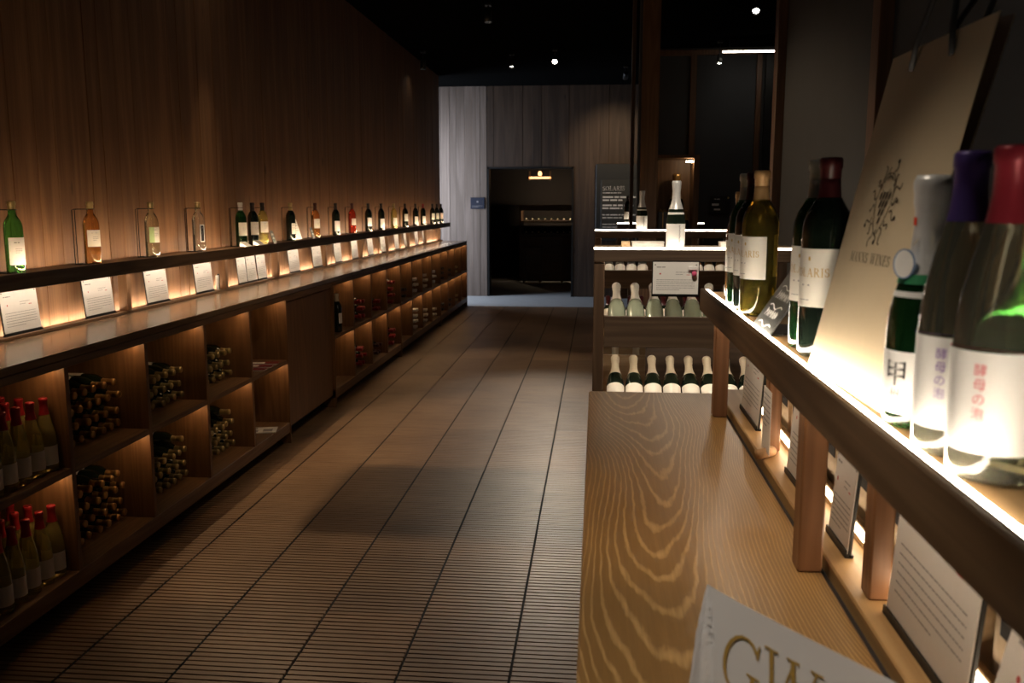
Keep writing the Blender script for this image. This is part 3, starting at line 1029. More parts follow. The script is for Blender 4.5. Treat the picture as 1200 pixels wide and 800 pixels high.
for yy, lb in ((6.56, 'small dark tilted price plate beside the yellow bottle'), (7.50, 'small dark tilted price plate beside the red-orange rosé bottle')):
    o = root('price_plate', (-2.42, yy, 1.3345), lb, 'price card')
    MB().add([(-2.40, yy - .03, 1.3346), (-2.40, yy + .03, 1.3346), (-2.43, yy + .03, 1.43), (-2.43, yy - .03, 1.43), (-2.404, yy - .03, 1.3346), (-2.404, yy + .03, 1.3346), (-2.434, yy + .03, 1.43), (-2.434, yy - .03, 1.43)],
             [(0, 1, 2, 3), (7, 6, 5, 4), (0, 4, 5, 1), (2, 6, 7, 3), (1, 5, 6, 2), (0, 3, 7, 4)]).build('plate', 'slate', o)
    ink = Ink().path([(-.018, .06), (-.005, .075), (.005, .06), (.018, .072)], .004).path([(-.018, .035), (0, .045), (.016, .035)], .004)
    mb = MB()
    for poly in ink.p:
        mb.add([(-2.3995 - .03 * v / .0954, yy + u, 1.3346 + v) for u, v in poly], [tuple(range(len(poly)))])
    mb.build('chalk_writing', 'chalk', o)


# ------------------------------------------------------------------ bottles lying in the near cabinet
def pile(col, zf, rows, glass, cap, label, group, lab='label_paper', pitch=.0765, xb=-2.50, top=None):
    """bottles lie with the neck towards the aisle, packed against the far divider of the column"""
    yr = NEAR0 + (col + 1) * NP - .014 - .039
    for j, nrow in enumerate(rows):
        for i in range(nrow):
            yy = yr - i * pitch - (0.5 * pitch if j % 2 else 0)
            zz = zf + .0380 + j * .0663
            dx = random.uniform(-.008, .012)
            bottle('bordeaux', glass, cap, 'bordeaux_long', lab, (.06, .15), R(60), (xb + dx, yy, zz + .0002), (1, 0, 0), random.uniform(-.6, .6) + PI, 1.0,
                   '%s, %s row, %s from the divider on the cupboard side' % (label, ROW[j], ORD[i]), group, res=14)


pile(1, ZM, [6, 5, 6, 5], 'glass_dark', 'cap_gold', 'amber-capped bottle in the upper stack', 'upper stack of amber-capped dark bottles')
pile(1, ZB, [6, 5, 6, 5], 'glass_dark', 'cap_gold', 'amber-capped bottle in the lower stack', 'lower stack of amber-capped dark bottles')
pile(2, ZM, [6, 5, 6], 'glass_red_dark' if 'glass_red_dark' in M else 'glass_dark', 'cap_brass', 'gold-capped bottle, middle column, upper stack', 'upper stack of gold-capped bottles in the middle column')
pile(2, ZB, [6, 5, 6, 1], 'glass_dark', 'cap_brass', 'gold-capped bottle, middle column, lower stack', 'lower stack of gold-capped bottles in the middle column')
pile(3, ZM, [6, 5, 6], 'glass_dark', 'cap_brass', 'pale-capped bottle beside brochures, upper stack', 'upper stack of pale gold caps beside the brochures')
pile(3, ZB, [6, 5, 6, 1], 'glass_dark', 'cap_brass', 'pale-capped bottle beside brochures, lower stack', 'lower stack of pale gold caps beside the brochures')
# red-capped white wine standing in the first column
for zf, wh in ((ZM, 'upper'), (ZB, 'lower')):
    for i in range(5):
        for j in range(3):
            yy = 3.245 - i * .083 - (.02 if j == 1 else 0)
            bottle('hock', 'glass_yellow', 'cap_red', 'hock', 'label_paper', (.030, .105), R(75), (-2.15 - j * .088, yy - random.uniform(0, .004), zf + .0005), None, R(48) + random.uniform(-.2, .2), 1.0,
                   'red-capped white wine bottle, %s shelf, %s row from the aisle, %s from the bottle stacks' % (wh, ORD[j], ORD[i]), 'red-capped bottles on the %s shelf' % wh, res=16)
# brochures in the fifth column
for zf, cols, lb in ((ZM, ('ink_red', 'paper'), 'dark red brochure fanned out on the upper shelf next to the cupboard'), (ZB, ('paper', 'ink'), 'white brochure with pictures lying on the lower shelf next to the cupboard')):
    for i in range(3 if zf == ZM else 1):
        yy = 5.66 - i * .11 if zf == ZM else 5.58
        o = root('brochure', (-2.195, yy, zf), lb if zf == ZB else lb + ', ' + ORD[i] + ' of three', 'brochure', 'red brochures on the upper shelf' if zf == ZM else None, (0, 0, .25 - i * .08))
        wd = .085 if zf == ZM else .14
        MB().box(-.10, .105, -wd / 2, wd / 2, .0005, .006).build('pages', 'paper', o, world=False)
        MB().box(-.102, .107, -wd / 2 - .001, wd / 2 + .001, .006, .0068).build('cover', 'red_box' if zf == ZM else 'paper', o, world=False)
        ink = Ink()
        if zf == ZM:
            ink.rect(-.08, .02, -.03, .03)
        else:
            ink.rect(-.08, -.01, -.055, -.005).rect(.02, .08, -.05, .02).rect(-.08, -.02, .02, .055)
        ink.build('cover_print', 'label_paper' if zf == ZM else 'ink', lambda u, v: (u, v, .0071), o)

# ------------------------------------------------------------------ bottles in the far cabinets
def farcol(k):
    return 6.92 + k * FP


bottle('bordeaux', 'glass_black', 'cap_cream', 'bordeaux_long', 'label_white', (.07, .15), R(40), (-2.13, farcol(0) + .27, ZM + .0005), None, R(75), 1.05, 'lone black bottle with a cream capsule standing beside the closed cupboard', None, res=16)
FARP = [(1, ZM, 3, 'cap_red'), (1, ZB, 3, 'cap_red'), (2, ZM, 2, 'cap_red'), (2, ZB, 2, 'cap_maroon'), (3, ZM, 4, 'cap_red'), (3, ZB, 3, 'cap_red'),
        (4, ZM, 2, 'cap_black'), (5, ZM, 3, 'foil_white'), (5, ZB, 4, 'foil_white'), (6, ZM, 3, 'cap_cream'), (6, ZB, 3, 'cap_cream'), (7, ZM, 3, 'foil_white'), (7, ZB, 2, 'cap_cream'),
        (8, ZM, 3, 'cap_black'), (9, ZM, 2, 'cap_black'), (10, ZM, 2, 'cap_brass'), (8, ZB, 2, 'cap_black'), (9, ZB, 2, 'cap_black'), (10, ZB, 2, 'cap_brass')]
NM = {'cap_red': 'red-capped', 'cap_maroon': 'maroon-capped', 'cap_black': 'black-capped', 'foil_white': 'white-capped', 'cap_cream': 'cream-capped', 'cap_brass': 'brass-capped'}
for k, zf, rows, cp in FARP:
    lb = '%s dark bottle lying in a far cabinet, %s row' % (NM[cp], 'upper' if zf == ZM else 'lower')
    for j in range(rows):
        for i in range(2):
            bottle('bordeaux', 'glass_dark', cp, 'bordeaux_long', None, loc=(-2.42 + random.uniform(-.01, .01), farcol(k) + .50 - i * .082 + (.041 if j % 2 else 0) - .041, zf + .0382 + j * .0665), axis=(1, 0, 0), spin=0,
                   label='%s dark bottle, %s row %s shelf, %s compartment after the closed cupboard, %s one' % (NM[cp], ROW[j], 'upper' if zf == ZM else 'lower', ORD[k], ('divider-side', 'inner')[i]), group=lb + 's', res=10)

# =================================================================== RIGHT COUNTER
CZ = 1.03
r_ = root('display_counter', (.4, 1.4, 0), 'long light oak counter with a raised bottle shelf and pale grain', 'counter')
CY0, CY1 = -0.6, 2.83
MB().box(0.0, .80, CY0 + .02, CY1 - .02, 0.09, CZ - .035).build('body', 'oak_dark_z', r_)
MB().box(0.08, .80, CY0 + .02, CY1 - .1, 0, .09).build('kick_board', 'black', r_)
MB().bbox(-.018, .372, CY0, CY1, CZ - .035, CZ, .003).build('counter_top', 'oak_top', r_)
MB().box(.372, .3845, CY0, CY1, CZ - .035, CZ - .012).build('shadow_joint', 'shadow_gap', r_)
MB().bbox(.3845, .80, CY0, CY1, CZ - .035, CZ + .014, .003).build('back_board', 'oak_board', r_)

r_ = root('bottle_rack', (.45, 1.4, CZ), 'raised wooden bottle shelf with a glowing rim strip, standing on the oak counter', 'shelf')
RY0, RY1, RZ = -0.5, 2.585, 1.376
MB().bbox(.309, .80, RY0, RY1, 1.338, RZ, .002).build('shelf_board', 'oak_board', r_)
MB().bbox(.295, .3085, RY0, RY1, 1.322, 1.386, .0025).build('fascia', 'oak_dark_y', r_)
n = 10
for i in range(n):
    a = RY0 + (RY1 - RY0) * i / n
    b = RY0 + (RY1 - RY0) * (i + 1) / n
    MB().box(.309, .3185, a, b, RZ, 1.3825).build('light_strip', 'led_rack', r_)
for i in range(8):
    a = RY0 + (RY1 - RY0) * i / 8
    b = RY0 + (RY1 - RY0) * (i + 1) / 8
    MB().box(.3095, .318, a, b, 1.331, 1.3375).build('light_strip', 'led_under_rack', r_)
for yy in (2.50, 1.42, 0.15):
    MB().bbox(.332, .371, yy, yy + .045, CZ + .0005, 1.338, .003).build('post', 'oak_post', r_)
for yy in (2.10, 1.29, 0.30):
    MB().bbox(.405, .437, yy, yy + .04, CZ + .0145, 1.338, .003).build('post', 'oak_post', r_)
MB().bbox(.455, .468, RY0, 2.45, CZ + .0145, CZ + .050, .002).build('ledge', 'oak_board', r_)
for i in range(8):
    a = RY0 + (2.45 - RY0) * i / 8
    b = RY0 + (2.45 - RY0) * (i + 1) / 8
    MB().box(.4475, .4545, a, b, CZ + .036, CZ + .046).build('light_strip', 'led_ledge_rack', r_)
MB().box(.70, .715, RY0, 2.5, CZ + .0145, 1.338).build('back_panel', 'tray_wood', r_)

# wooden trays behind the ledge
for j in range(9):
    yy = 2.30 - j * .225
    o = root('wine_tray', (.56, yy, CZ + .0145), 'light wooden tray behind the lit ledge, %s from the display stand end' % ORD[j], 'tray', 'wooden trays under the bottle shelf')
    MB().box(.475, .487, yy - .095, yy + .095, CZ + .015, CZ + .125).build('front_board', 'tray_wood', o)
    MB().box(.487, .66, yy - .095, yy - .084, CZ + .015, CZ + .125).build('side_board', 'tray_wood', o)
    MB().box(.487, .66, yy + .084, yy + .095, CZ + .015, CZ + .125).build('side_board', 'tray_wood', o)
    MB().box(.487, .66, yy - .084, yy + .084, CZ + .015, CZ + .022).build('tray_bottom', 'tray_wood', o)
    MB().box(.474, .4749, yy - .080, yy + .080, CZ + .095, CZ + .12).build('name_strip', 'shadow_gap', o)

# cards under the bottle rack, facing the aisle
card((.418, 2.43, CZ + .0145), -PI / 2, .26, .20, 'white card beside the cork-based slip, at the far end under the bottle rack', seed=3, lean=R(4))
card((.418, 1.815, CZ + .0145), -PI / 2, .24, .20, 'white card against the square post under the bottle rack', seed=1, lean=R(4))
card((.418, 1.515, CZ + .0145), -PI / 2, .12, .16, 'narrow card half hidden behind the square post', seed=1, lean=R(4))
card((.418, 1.115, CZ + .0145), -PI / 2, .27, .235, 'large white card with small print in a thick dark holder under the bottle rack', seed=4, lean=R(4))
card((.400, 0.79, CZ + .0145), -PI / 2, .24, .17, 'white card next to the large card under the bottle rack', seed=2, lean=R(12))
# paper slip held upright by a cork
o = root('cork_card', (.394, 2.05, CZ + .014), 'small printed slip held upright by a wine cork on the oak counter', 'card')
mb = MB()
mb.tube([(.375, 2.03, CZ + .0262), (.413, 2.065, CZ + .0262)], .0117, 12)
mb.build('cork', 'cork', o)
MB().tube([(.413, 2.065, CZ + .0262), (.4145, 2.0664, CZ + .0262)], .0118, 12).build('wine_stain', 'cork_red', o)
MB().box(.393, .3945, 2.005, 2.095, CZ + .030, CZ + .175).build('slip', 'paper', o)
ink = Ink()
text_lines(ink, -.038, .038, .13, .012, 7, .003, random.Random(9))
mb = MB()
for poly in ink.p:
    mb.add([(.3927, 2.05 - u, CZ + .030 + v) for u, v in poly], [tuple(range(len(poly)))])
mb.build('print', 'ink', o)

# ------------------------------------------------------------------ bottles on the rack
SPN = R(-52)     # labels turned towards the aisle and the entrance


def label_of(o):
    return next(c for c in o.children if c.name.startswith('label'))


def solaris(o, kind, lz, sub=True):
    o = label_of(o)
    fn = label_fn(kind, (lz[0] + lz[1]) / 2)
    serif(Ink(), 'SOLARIS', 0, .002, .0128, .08, True).build('label_lettering', 'ink_gold', fn, o)
    ink = Ink()
    text_lines(ink, -.013, .013, -.012, .008, 1, .0022, random.Random(2))
    text_lines(ink, -.017, .017, -.034, .006, 1, .0014, random.Random(3))
    ink.build('label_print', 'ink', fn, o)
    Ink().blob(0, .029, .0022, .0034).build('label_crest', 'ink_gold', fn, o)


LZ = (.078, .166)
RB = RZ + .0003
for loc, g, cp, tx in (((.369, 1.49, RB), 'glass_black', 'cap_maroon', 'black bottle with a dark maroon capsule and gold lettered label beside the kraft bag'),
                       ((.372, 1.574, RB), 'glass_deep', 'cap_pale', 'dark green bottle with a silvery capsule half behind the maroon-capped bottle'),
                       ((.3590, 2.035, RB), 'glass_gold', 'cap_tan', 'golden white wine bottle with a tan capsule beside the chalk price board'),
                       ((.3590, 2.135, RB), 'glass_black', 'cap_maroon', 'black bottle standing behind the golden bottle on the rack'),
                       ((.3590, 2.235, RB), 'glass_deep', 'cap_pale', 'green bottle with a pale capsule behind the golden bottle on the rack'),
                       ((.372, 2.40, RB), 'glass_rose', 'cap_tan', 'small amber bottle last in the row on the rack')):
    sm = loc[1] > 2.3
    o = bottle('bordeaux', g, cp, 'bordeaux_long', 'label_paper', LZ, R(70), loc, None, R(-58) + (0.1 if loc[1] < 1.8 else 0), .92 if sm else 1.055, tx, None, res=40)
    solaris(o, 'bordeaux', LZ)

# sparkling wine with a hanging neck tag
sp = bottle('spark', 'glass_deep', 'cap_silver', 'spark', 'label_white', (.020, .098), R(75), (.360, 1.018, RB), None, R(-54), .88, 'green sparkling wine bottle with silver foil and black brush lettering beside the kraft bag', None, res=40)
obj('foil_sticker', MB().lathe([(.0192, .252), (.0192, .262)], 6, -PI / 2 - .95, -PI / 2 - .35).mesh('foil_sticker', 'sticker_red'), sp)
obj('foil_band', MB().lathe([(.0345, .181), (.0305, .193)], 24).mesh('foil_band', 'foil_green'), sp)
obj('neck_band', MB().lathe([(.0378, .1645), (.0358, .1715)], 24).mesh('neck_band', 'label_white'), sp)
fn = label_fn('spark', .07)
cjk('甲', .036, lambda u, v: fn(u - .004, v - .012), 'brush_lettering', 'ink_black', label_of(sp))
cjk('州', .016, lambda u, v: fn(u - .004, v - .032), 'brush_lettering', 'ink_black', label_of(sp))
o = root('neck_tag', (.331, 1.006, 1.557), 'oval white tag with a blue edge hanging at the sparkling wine bottle neck', 'tag')
rotm = Matrix.Rotation(R(-40), 3, 'Z')


def ovaltag(rx, rz_, d, th):
    vs = []
    for s in (0, 1):
        for i in range(20):
            a = 2 * PI * i / 20
            vs.append(rotm @ Vector((rx * math.cos(a), d + s * th, rz_ * math.sin(a))))
    fs = [tuple(range(20)), tuple(range(39, 19, -1))] + [(i, (i + 1) % 20, 20 + (i + 1) % 20, 20 + i) for i in range(20)]
    return MB().add(vs, fs)


ovaltag(.0118, .0165, 0, .001).build('edge', 'ink_violet', o, world=False).data.materials[0] = mat('tag_blue', (.12, .22, .42), .5)
ovaltag(.0103, .0150, -.0004, .0003).build('face', 'label_white', o, world=False)
MB().tube([(.008, .0, .020), (.020, .006, .032), (.034, .008, .036)], .0008, 4).build('string', 'cap_cream', o, world=False)

# the two slender bottles nearest on the rack
for loc, cp, ik, tx in (((.358, .913, RB), 'cap_purple', 'ink_violet', 'slender white wine bottle with a purple capsule between two bottles on the rack'),
                        ((.359, .826, RB), 'cap_crimson', 'ink_pink', 'slender white wine bottle with a crimson capsule and pink lettered label')):
    o = bottle('hock', 'glass_white', cp, 'hock', 'label_white', (.028, .118), R(68), loc, None, R(-49), 1.0, tx, None, res=40)
    fn = label_fn('hock', .072)
    cjk('酵母の泡', .0115, lambda u, v, fn=fn: fn(u + .004, v + .026), 'label_lettering', ik, label_of(o), vertical=True)
    Ink().rect(-.044, .044, .0455, .047).build('label_edge', ik, fn, label_of(o))
bottle('bordeaux', 'glass_green', 'cap_brass', 'bordeaux', 'label_paper', (.03, .10), R(60), (.485, .80, RB), None, R(-36), .95, 'green bottle standing behind the crimson-capped bottle', None, res=28)

# chalk price board on a bent acrylic foot
o = root('price_board', (.36, 1.80, RB), 'grey slanted chalk price board with white handwriting in front of the golden bottle', 'price board')
P0, P1 = Vector((.3235, 1.875, RB + .001)), Vector((.3235, 1.70, RB + .001))
up = Vector((.085, .01, .128))
nn = (P1 - P0).cross(up).normalized()
if nn.x > 0:
    nn = -nn
u_ = (P1 - P0)
mb = MB()
q = [P0, P1, P1 + up * .98, P0 + up]
mb.add([p[:] for p in q] + [(p - nn * .003)[:] for p in q], [(0, 1, 2, 3), (7, 6, 5, 4), (0, 4, 5, 1), (1, 5, 6, 2), (2, 6, 7, 3), (3, 7, 4, 0)])
mb.build('board', 'slate', o)
ink = Ink()
rnd = random.Random(5)
for row, (y0, n) in enumerate(((.86, 5), (.62, 0), (.50, 7), (.34, 0), (.24, 6), (.08, 0))):
    if n:
        for i in range(n):
            x0 = .20 + i * .10
            ink.path([(x0, y0 - .05), (x0 + .03, y0 + rnd.uniform(.04, .08)), (x0 + .055, y0 - rnd.uniform(0, .05)), (x0 + .085, y0 + .04)], .018)
    else:
        ink.path([(.18 + i * .09, y0 + .03 * math.sin(i * 1.3)) for i in range(8)], .016)
mb = MB()
for poly in ink.p:
    mb.add([(P0 + u_ * u + up * v + nn * .0006)[:] for u, v in poly], [tuple(range(len(poly)))])
mb.build('chalk_writing', 'chalk', o)
mb = MB()
q = [P1 + Vector((.002, .004, 0)), P1 + Vector((.075, .03, 0)), P0 + Vector((.075, -.03, 0)), P0 + Vector((.002, -.004, 0))]
mb.add([p[:] for p in q] + [(p + Vector((0, 0, .003)))[:] for p in q], [(3, 2, 1, 0), (4, 5, 6, 7), (0, 1, 5, 4), (1, 2, 6, 5), (2, 3, 7, 6), (3, 0, 4, 7)])
mb.build('foot', 'acrylic', o)

# ------------------------------------------------------------------ kraft bag leaning on a small easel
o = root('paper_bag', (.36, 1.23, RB), 'tall kraft paper bag with black cord handles and a printed sun-and-grapes emblem', 'bag')
A, B = Vector((.326, 1.395, RB + .001)), Vector((.336, 1.068, RB + .001))
UPV = Vector((.098, -.004, .452))
U = B - A


def bagpt(u, v, d=0.0):
    nb = U.cross(UPV).normalized()
    if nb.x > 0:
        nb = -nb
    return A + U * u + UPV * v + nb * d


def sheet(d, name, material, th=.0006, slope=0.0):
    mb = MB()
    vs = []
    nu, nv = 8, 10
    for s in (0, 1):
        for j in range(nv + 1):
            for i in range(nu + 1):
                u, v = i / nu, j / nv
                bulge = .006 * math.sin(PI * u) * math.sin(PI * v)
                vs.append(bagpt(u, v, d + slope * v + bulge * (1 if d >= 0 else .3) - s * th)[:])
    k = (nu + 1) * (nv + 1)
    fs = []
    for j in range(nv):
        for i in range(nu):
            a = j * (nu + 1) + i
            fs.append((a, a + 1, a + nu + 2, a + nu + 1))
            fs.append((k + a + nu + 1, k + a + nu + 2, k + a + 1, k + a))
    mb.add(vs, fs, True)
    return mb.build(name, material, o)


sheet(0.0, 'front_panel', 'bag_kraft')
sheet(-.004, 'back_panel', 'bag_kraft', slope=-.012)
for s in (0.0, 1.0):     # folded-in side gussets
    mb = MB()
    e = .10 if s == 0 else -.10
    vs = []
    for v in (0, 1):
        vs += [bagpt(s, v, -.001), bagpt(s + e, v, -.002 - .006 * v), bagpt(s, v, -.0045 - .0115 * v)]
    mb.add([p[:] for p in vs], [(0, 1, 4, 3), (1, 2, 5, 4)])
    mb.build('gusset', 'bag_inside', o)
for dd, back in ((.002, 0), (-.020, 1)):
    pts = []
    for i in range(17):
        t = i / 16
        u = .30 + .40 * t
        v = .955 + .26 * math.sin(PI * t)
        if t == 0 or t == 1:
            v = .93
        pts.append(bagpt(u, v, dd + (.006 if 0 < t < 1 and not back else 0) - .03 * math.sin(PI * t) * back))
    MB().tube(pts, .0042, 8).build('handle', 'rope', o)
# emblem and lettering
em = Ink()
cx_, cy_, rr = .150, .247, .030
# wavy outline of the bunch: crown, body and point
for sgn in (-1, 1):
    em.path([(cx_ + sgn * a, cy_ + b) for a, b in ((0, .043), (.010, .041), (.016, .033), (.021, .020), (.023, .008), (.020, -.008), (.014, -.024), (.006, -.036), (0, -.041))], .0016)
em.arc(cx_, cy_ + .030, .012, .008, 20, 160, .0016)
em.arc(cx_, cy_ + .024, .012, .008, 200, 340, .0012)
for row, (n, yy) in enumerate(((4, .012), (3, .001), (2, -.010), (1, -.021))):
    for i in range(n):
        em.blob(cx_ + (i - (n - 1) / 2) * .0085 + .001, cy_ + yy, .0028, .0058, -.35)
for i in range(16):
    a = 2 * PI * i / 16 + .1
    ca, sa = math.cos(a), math.sin(a)
    r0, r1 = (.029, .044) if i % 2 == 0 else (.030, .052)
    ex, ey = .85, 1.15
    pts = []
    for t in range(6):
        rad = r0 + (r1 - r0) * t / 5
        wob = .0045 * math.sin(t * 1.25) * (1 if i % 2 else -1)
        pts.append((cx_ + ex * (rad * ca - wob * sa), cy_ + ey * (rad * sa + wob * ca)))
    em.path(pts, .0020)
    if i % 3 == 0:
        em.blob(cx_ + ex * r1 * ca, cy_ + ey * r1 * sa, .0032, .0032)
serif(em, 'MANNS WINES', cx_ + .002, .168, .0135, .10, True)
Ul, Vl = U.length, UPV.length


def emb(u, v):
    uu, vv = u / Ul, v / Vl
    return (bagpt(uu, vv, .0009 + .006 * math.sin(PI * uu) * math.sin(PI * vv)) - Vector(ORI[o.name]))[:]


em.p = [[(cx_ + (u - cx_) * 1.3, v) for u, v in poly] for poly in em.p]
em.build('emblem', 'ink_bag', emb, o)

e_ = root('easel', (.45, 1.10, RB), 'small wooden easel with a black clip propping up the kraft bag', 'easel')
for yy in (1.074, 1.36):
    MB().tube([(.345, yy, RB + .003), (.400, yy - .002, RB + .20)], .005, 6, smooth=False).build('front_leg', 'tray_wood', e_)
MB().tube([(.402, 1.20, RB + .195), (.52, 1.20, RB + .004)], .005, 6, smooth=False).build('rear_leg', 'tray_wood', e_)
MB().tube([(.400, 1.07, RB + .195), (.400, 1.365, RB + .195)], .005, 6, smooth=False).build('cross_bar', 'tray_wood', e_)
MB().bbox(.340, .354, 1.0585, 1.068, RB + .0005, RB + .030, .002).build('clip', 'black', e_)
MB().bbox(.3385, .348, 1.0555, 1.0584, RB + .004, RB + .026, .001).build('clip_plate', 'metal', e_)
# pale carved stand rising behind the bag
o2 = root('table_sign', (.53, 1.02, RB), 'narrow pale lettered sign on a thin stand behind the kraft bag', 'sign')
MB().tube([(.53, 1.02, RB + .004), (.54, 1.02, RB + .30)], .003, 6).build('stem', 'wire', o2)
MB().lathe([(0, 0), (.03, 0), (.03, .004), (0, .005)], 16, c=(.53, 1.02, RB + .0002)).build('base', 'black', o2)
MB().bbox(.535, .541, 1.00, 1.03, RB + .24, RB + .345, .001).build('plate', 'cap_cream', o2)
ink = Ink()
for i in range(4):
    ink.path([(-.008, .26 + i * .022), (.002, .268 + i * .022), (.008, .258 + i * .022)], .003)
mb = MB()
for poly in ink.p:
    mb.add([(.5345, 1.015 - u, RB + v) for u, v in poly], [tuple(range(len(poly)))])
mb.build('print', 'ink', o2)

# ------------------------------------------------------------------ white sheet with gold letters standing on the counter
o = root('gold_letter_sheet', (.20, .87, CZ), 'white creased paper sheet with gold serif letters standing on the oak counter', 'sheet')
P0 = Vector((.120, .966, 1.20))
dU = Vector((.150, -.195, 0)).normalized()
dV = Vector((-.16, -.125, -.985)).normalized()
nrm = dU.cross(dV).normalized()
if nrm.y > 0:
    nrm = -nrm
WD, HT = .34, .168


def fold(u, v):
    """soft pleats that fan out from the upper left corner"""
    a = math.atan2(u + .002, v + .012)
    d = min(1.0, math.hypot(u, v) / .05)
    return 1.8 * d * (.004 * math.exp(-((a - .09) / .035) ** 2) - .003 * math.exp(-((a - .17) / .03) ** 2) + .004 * math.exp(-((a - .25) / .035) ** 2) - .003 * math.exp(-((a - .34) / .03) ** 2)) - .012 * math.exp(-u / .05)


def flp(u, v, lift=0.0):
    return P0 + dU * u + dV * v + nrm * (fold(u, v) + lift)


mb = MB()
NU, NV = 60, 20
for s, sg in ((0, 1), (1, -1)):
    vs = [flp(WD * (i / NU) ** 1.5, HT * j / NV, -s * .001)[:] for j in range(NV + 1) for i in range(NU + 1)]
    fs = []
    for j in range(NV):
        for i in range(NU):
            a = j * (NU + 1) + i
            f = (a, a + 1, a + NU + 2, a + NU + 1)
            fs.append(f if s else f[::-1])
    mb.add(vs, fs, True)
mb.build('paper', 'flyer', o)
TH, TN = .085, .035
ink = serif(Ink(), 'GW', .046, -.092, .064, .0)
fine = MB()
for poly in ink.p:
    fine.add([(flp(u, -v, .0012) - Vector(ORI[o.name]))[:] for u, v in poly], [tuple(range(len(poly)))])
fine.build('gold_lettering', 'ink_gold', o, world=False)

# =================================================================== GONDOLAS BEYOND THE COUNTER
def gondola(y0, x0, x1, label, back_from=None, depth=.50, low=True):
    """bottle stand: rim shelf with light strip, two tiers with deep front lips"""
    g = root('bottle_gondola', ((x0 + x1) / 2, y0 + depth / 2, 0), label, 'display stand', 'dark bottle display stands')
    for xa in (x0, x1 - .05):
        MB().bbox(xa, xa + .05, y0 + .012, y0 + .06, 0, 1.36, .003).build('post', 'oak_dark_z', g)
        MB().bbox(xa, xa + .05, y0 + depth - .05, y0 + depth, 0, 1.36, .003).build('post', 'oak_dark_z', g)
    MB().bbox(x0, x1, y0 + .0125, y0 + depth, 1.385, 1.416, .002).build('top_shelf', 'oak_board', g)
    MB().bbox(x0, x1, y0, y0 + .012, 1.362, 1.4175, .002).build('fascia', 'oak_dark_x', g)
    m = 3
    for i in range(m):
        a = x0 + (x1 - x0) * i / m
        b = x0 + (x1 - x0) * (i + 1) / m
        MB().box(a, b, y0 + .0125, y0 + .023, 1.4165, 1.4275).build('light_strip', 'led_gondola', g)
        MB().box(a + .06, b - .06, y0 + .02, y0 + .03, 1.376, 1.3845).build('light_strip', 'led_under', g)
    for zl in (1.108, .745):
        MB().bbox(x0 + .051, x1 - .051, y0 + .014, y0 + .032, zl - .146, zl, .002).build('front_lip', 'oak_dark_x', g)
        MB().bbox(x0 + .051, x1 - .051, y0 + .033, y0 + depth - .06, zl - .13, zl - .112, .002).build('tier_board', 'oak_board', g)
    MB().box(x0 + .08, x1 - .08, y0 + .034, y0 + .044, .968, .9775).build('light_strip', 'led_under', g)  # unseen strip added to brighten the lower tier of bottles
    if back_from is not None:
        MB().box(back_from, x1 - .05, y0 + depth - .012, y0 + depth - .002, .35, .98).build('back_panel', 'oak_dark_x', g)
    MB().box(x0 + .05, x1 - .05, y0 + depth - .04, y0 + depth - .02, 0, .10).build('kick_board', 'black', g)
    return g


G1, G2, G3 = 4.15, 7.15, 9.9
gondola(G1, -.012, .95, 'dark bottle display stand next to the oak counter, card on its front', back_from=.26)
gondola(G2, -.015, 1.10, 'dark bottle display stand behind the nearest one')
gondola(G3, .22, 1.15, 'dark bottle display stand farthest back, before the plank wall')


def leaning(y0, zl, xs, glass, cap, lab, label, group, kind='spark', tilt=R(52), lz=(.05, .135)):
    for ib, x in enumerate(xs):
        ax = (0, math.sin(tilt), math.cos(tilt))
        o = bottle(kind, glass, cap, kind, lab, lz, R(75), (x, y0 + .085, zl - .075), ax, 0, 1.0, '%s, %s from its %s end' % (label, ORD[ib], 'aisle'), group, res=18, name='sparkling_bottle')
        # label on the upper, camera-facing side
        q = Vector(ax).to_track_quat('Z', 'Y').to_matrix()
        best = min((i * PI / 12 for i in range(24)), key=lambda s: (q @ Matrix.Rotation(s, 3, 'Z') @ Vector((0, -1, 0))).dot(Vector((0, .6, -1))))
        o.rotation_euler = (q @ Matrix.Rotation(best, 3, 'Z')).to_euler()


leaning(G1, 1.108, [.100 + i * .0905 for i in range(9)], 'glass_frost', 'foil_white', None, 'white-foil sparkling bottle, upper tier of the stand beside the counter', 'upper tier of sparkling bottles')
leaning(G1, .745, [.100 + i * .0905 for i in range(9)], 'glass_dark', 'cap_cream', 'label_paper', 'cream-foil sparkling bottle, lower tier of the stand beside the counter', 'lower tier of sparkling bottles', lz=(.025, .108))
leaning(G2, 1.108, [.10 + i * .0905 for i in range(4)], 'glass_clear', 'foil_white', 'label_white', 'pale sparkling bottle, upper tier of the second stand', 'upper tier on the second stand')
leaning(G2, 1.108, [.72 + i * .0905 for i in range(4)], 'glass_rose', 'cap_cream', 'label_white', 'pink sparkling bottle, upper tier of the second stand', 'pink bottles on the second stand')
leaning(G2, .745, [.10 + i * .0905 for i in range(10)], 'glass_dark', 'cap_maroon', 'label_paper', 'maroon-foil dark bottle, lower tier of the second stand', 'lower tier on the second stand')

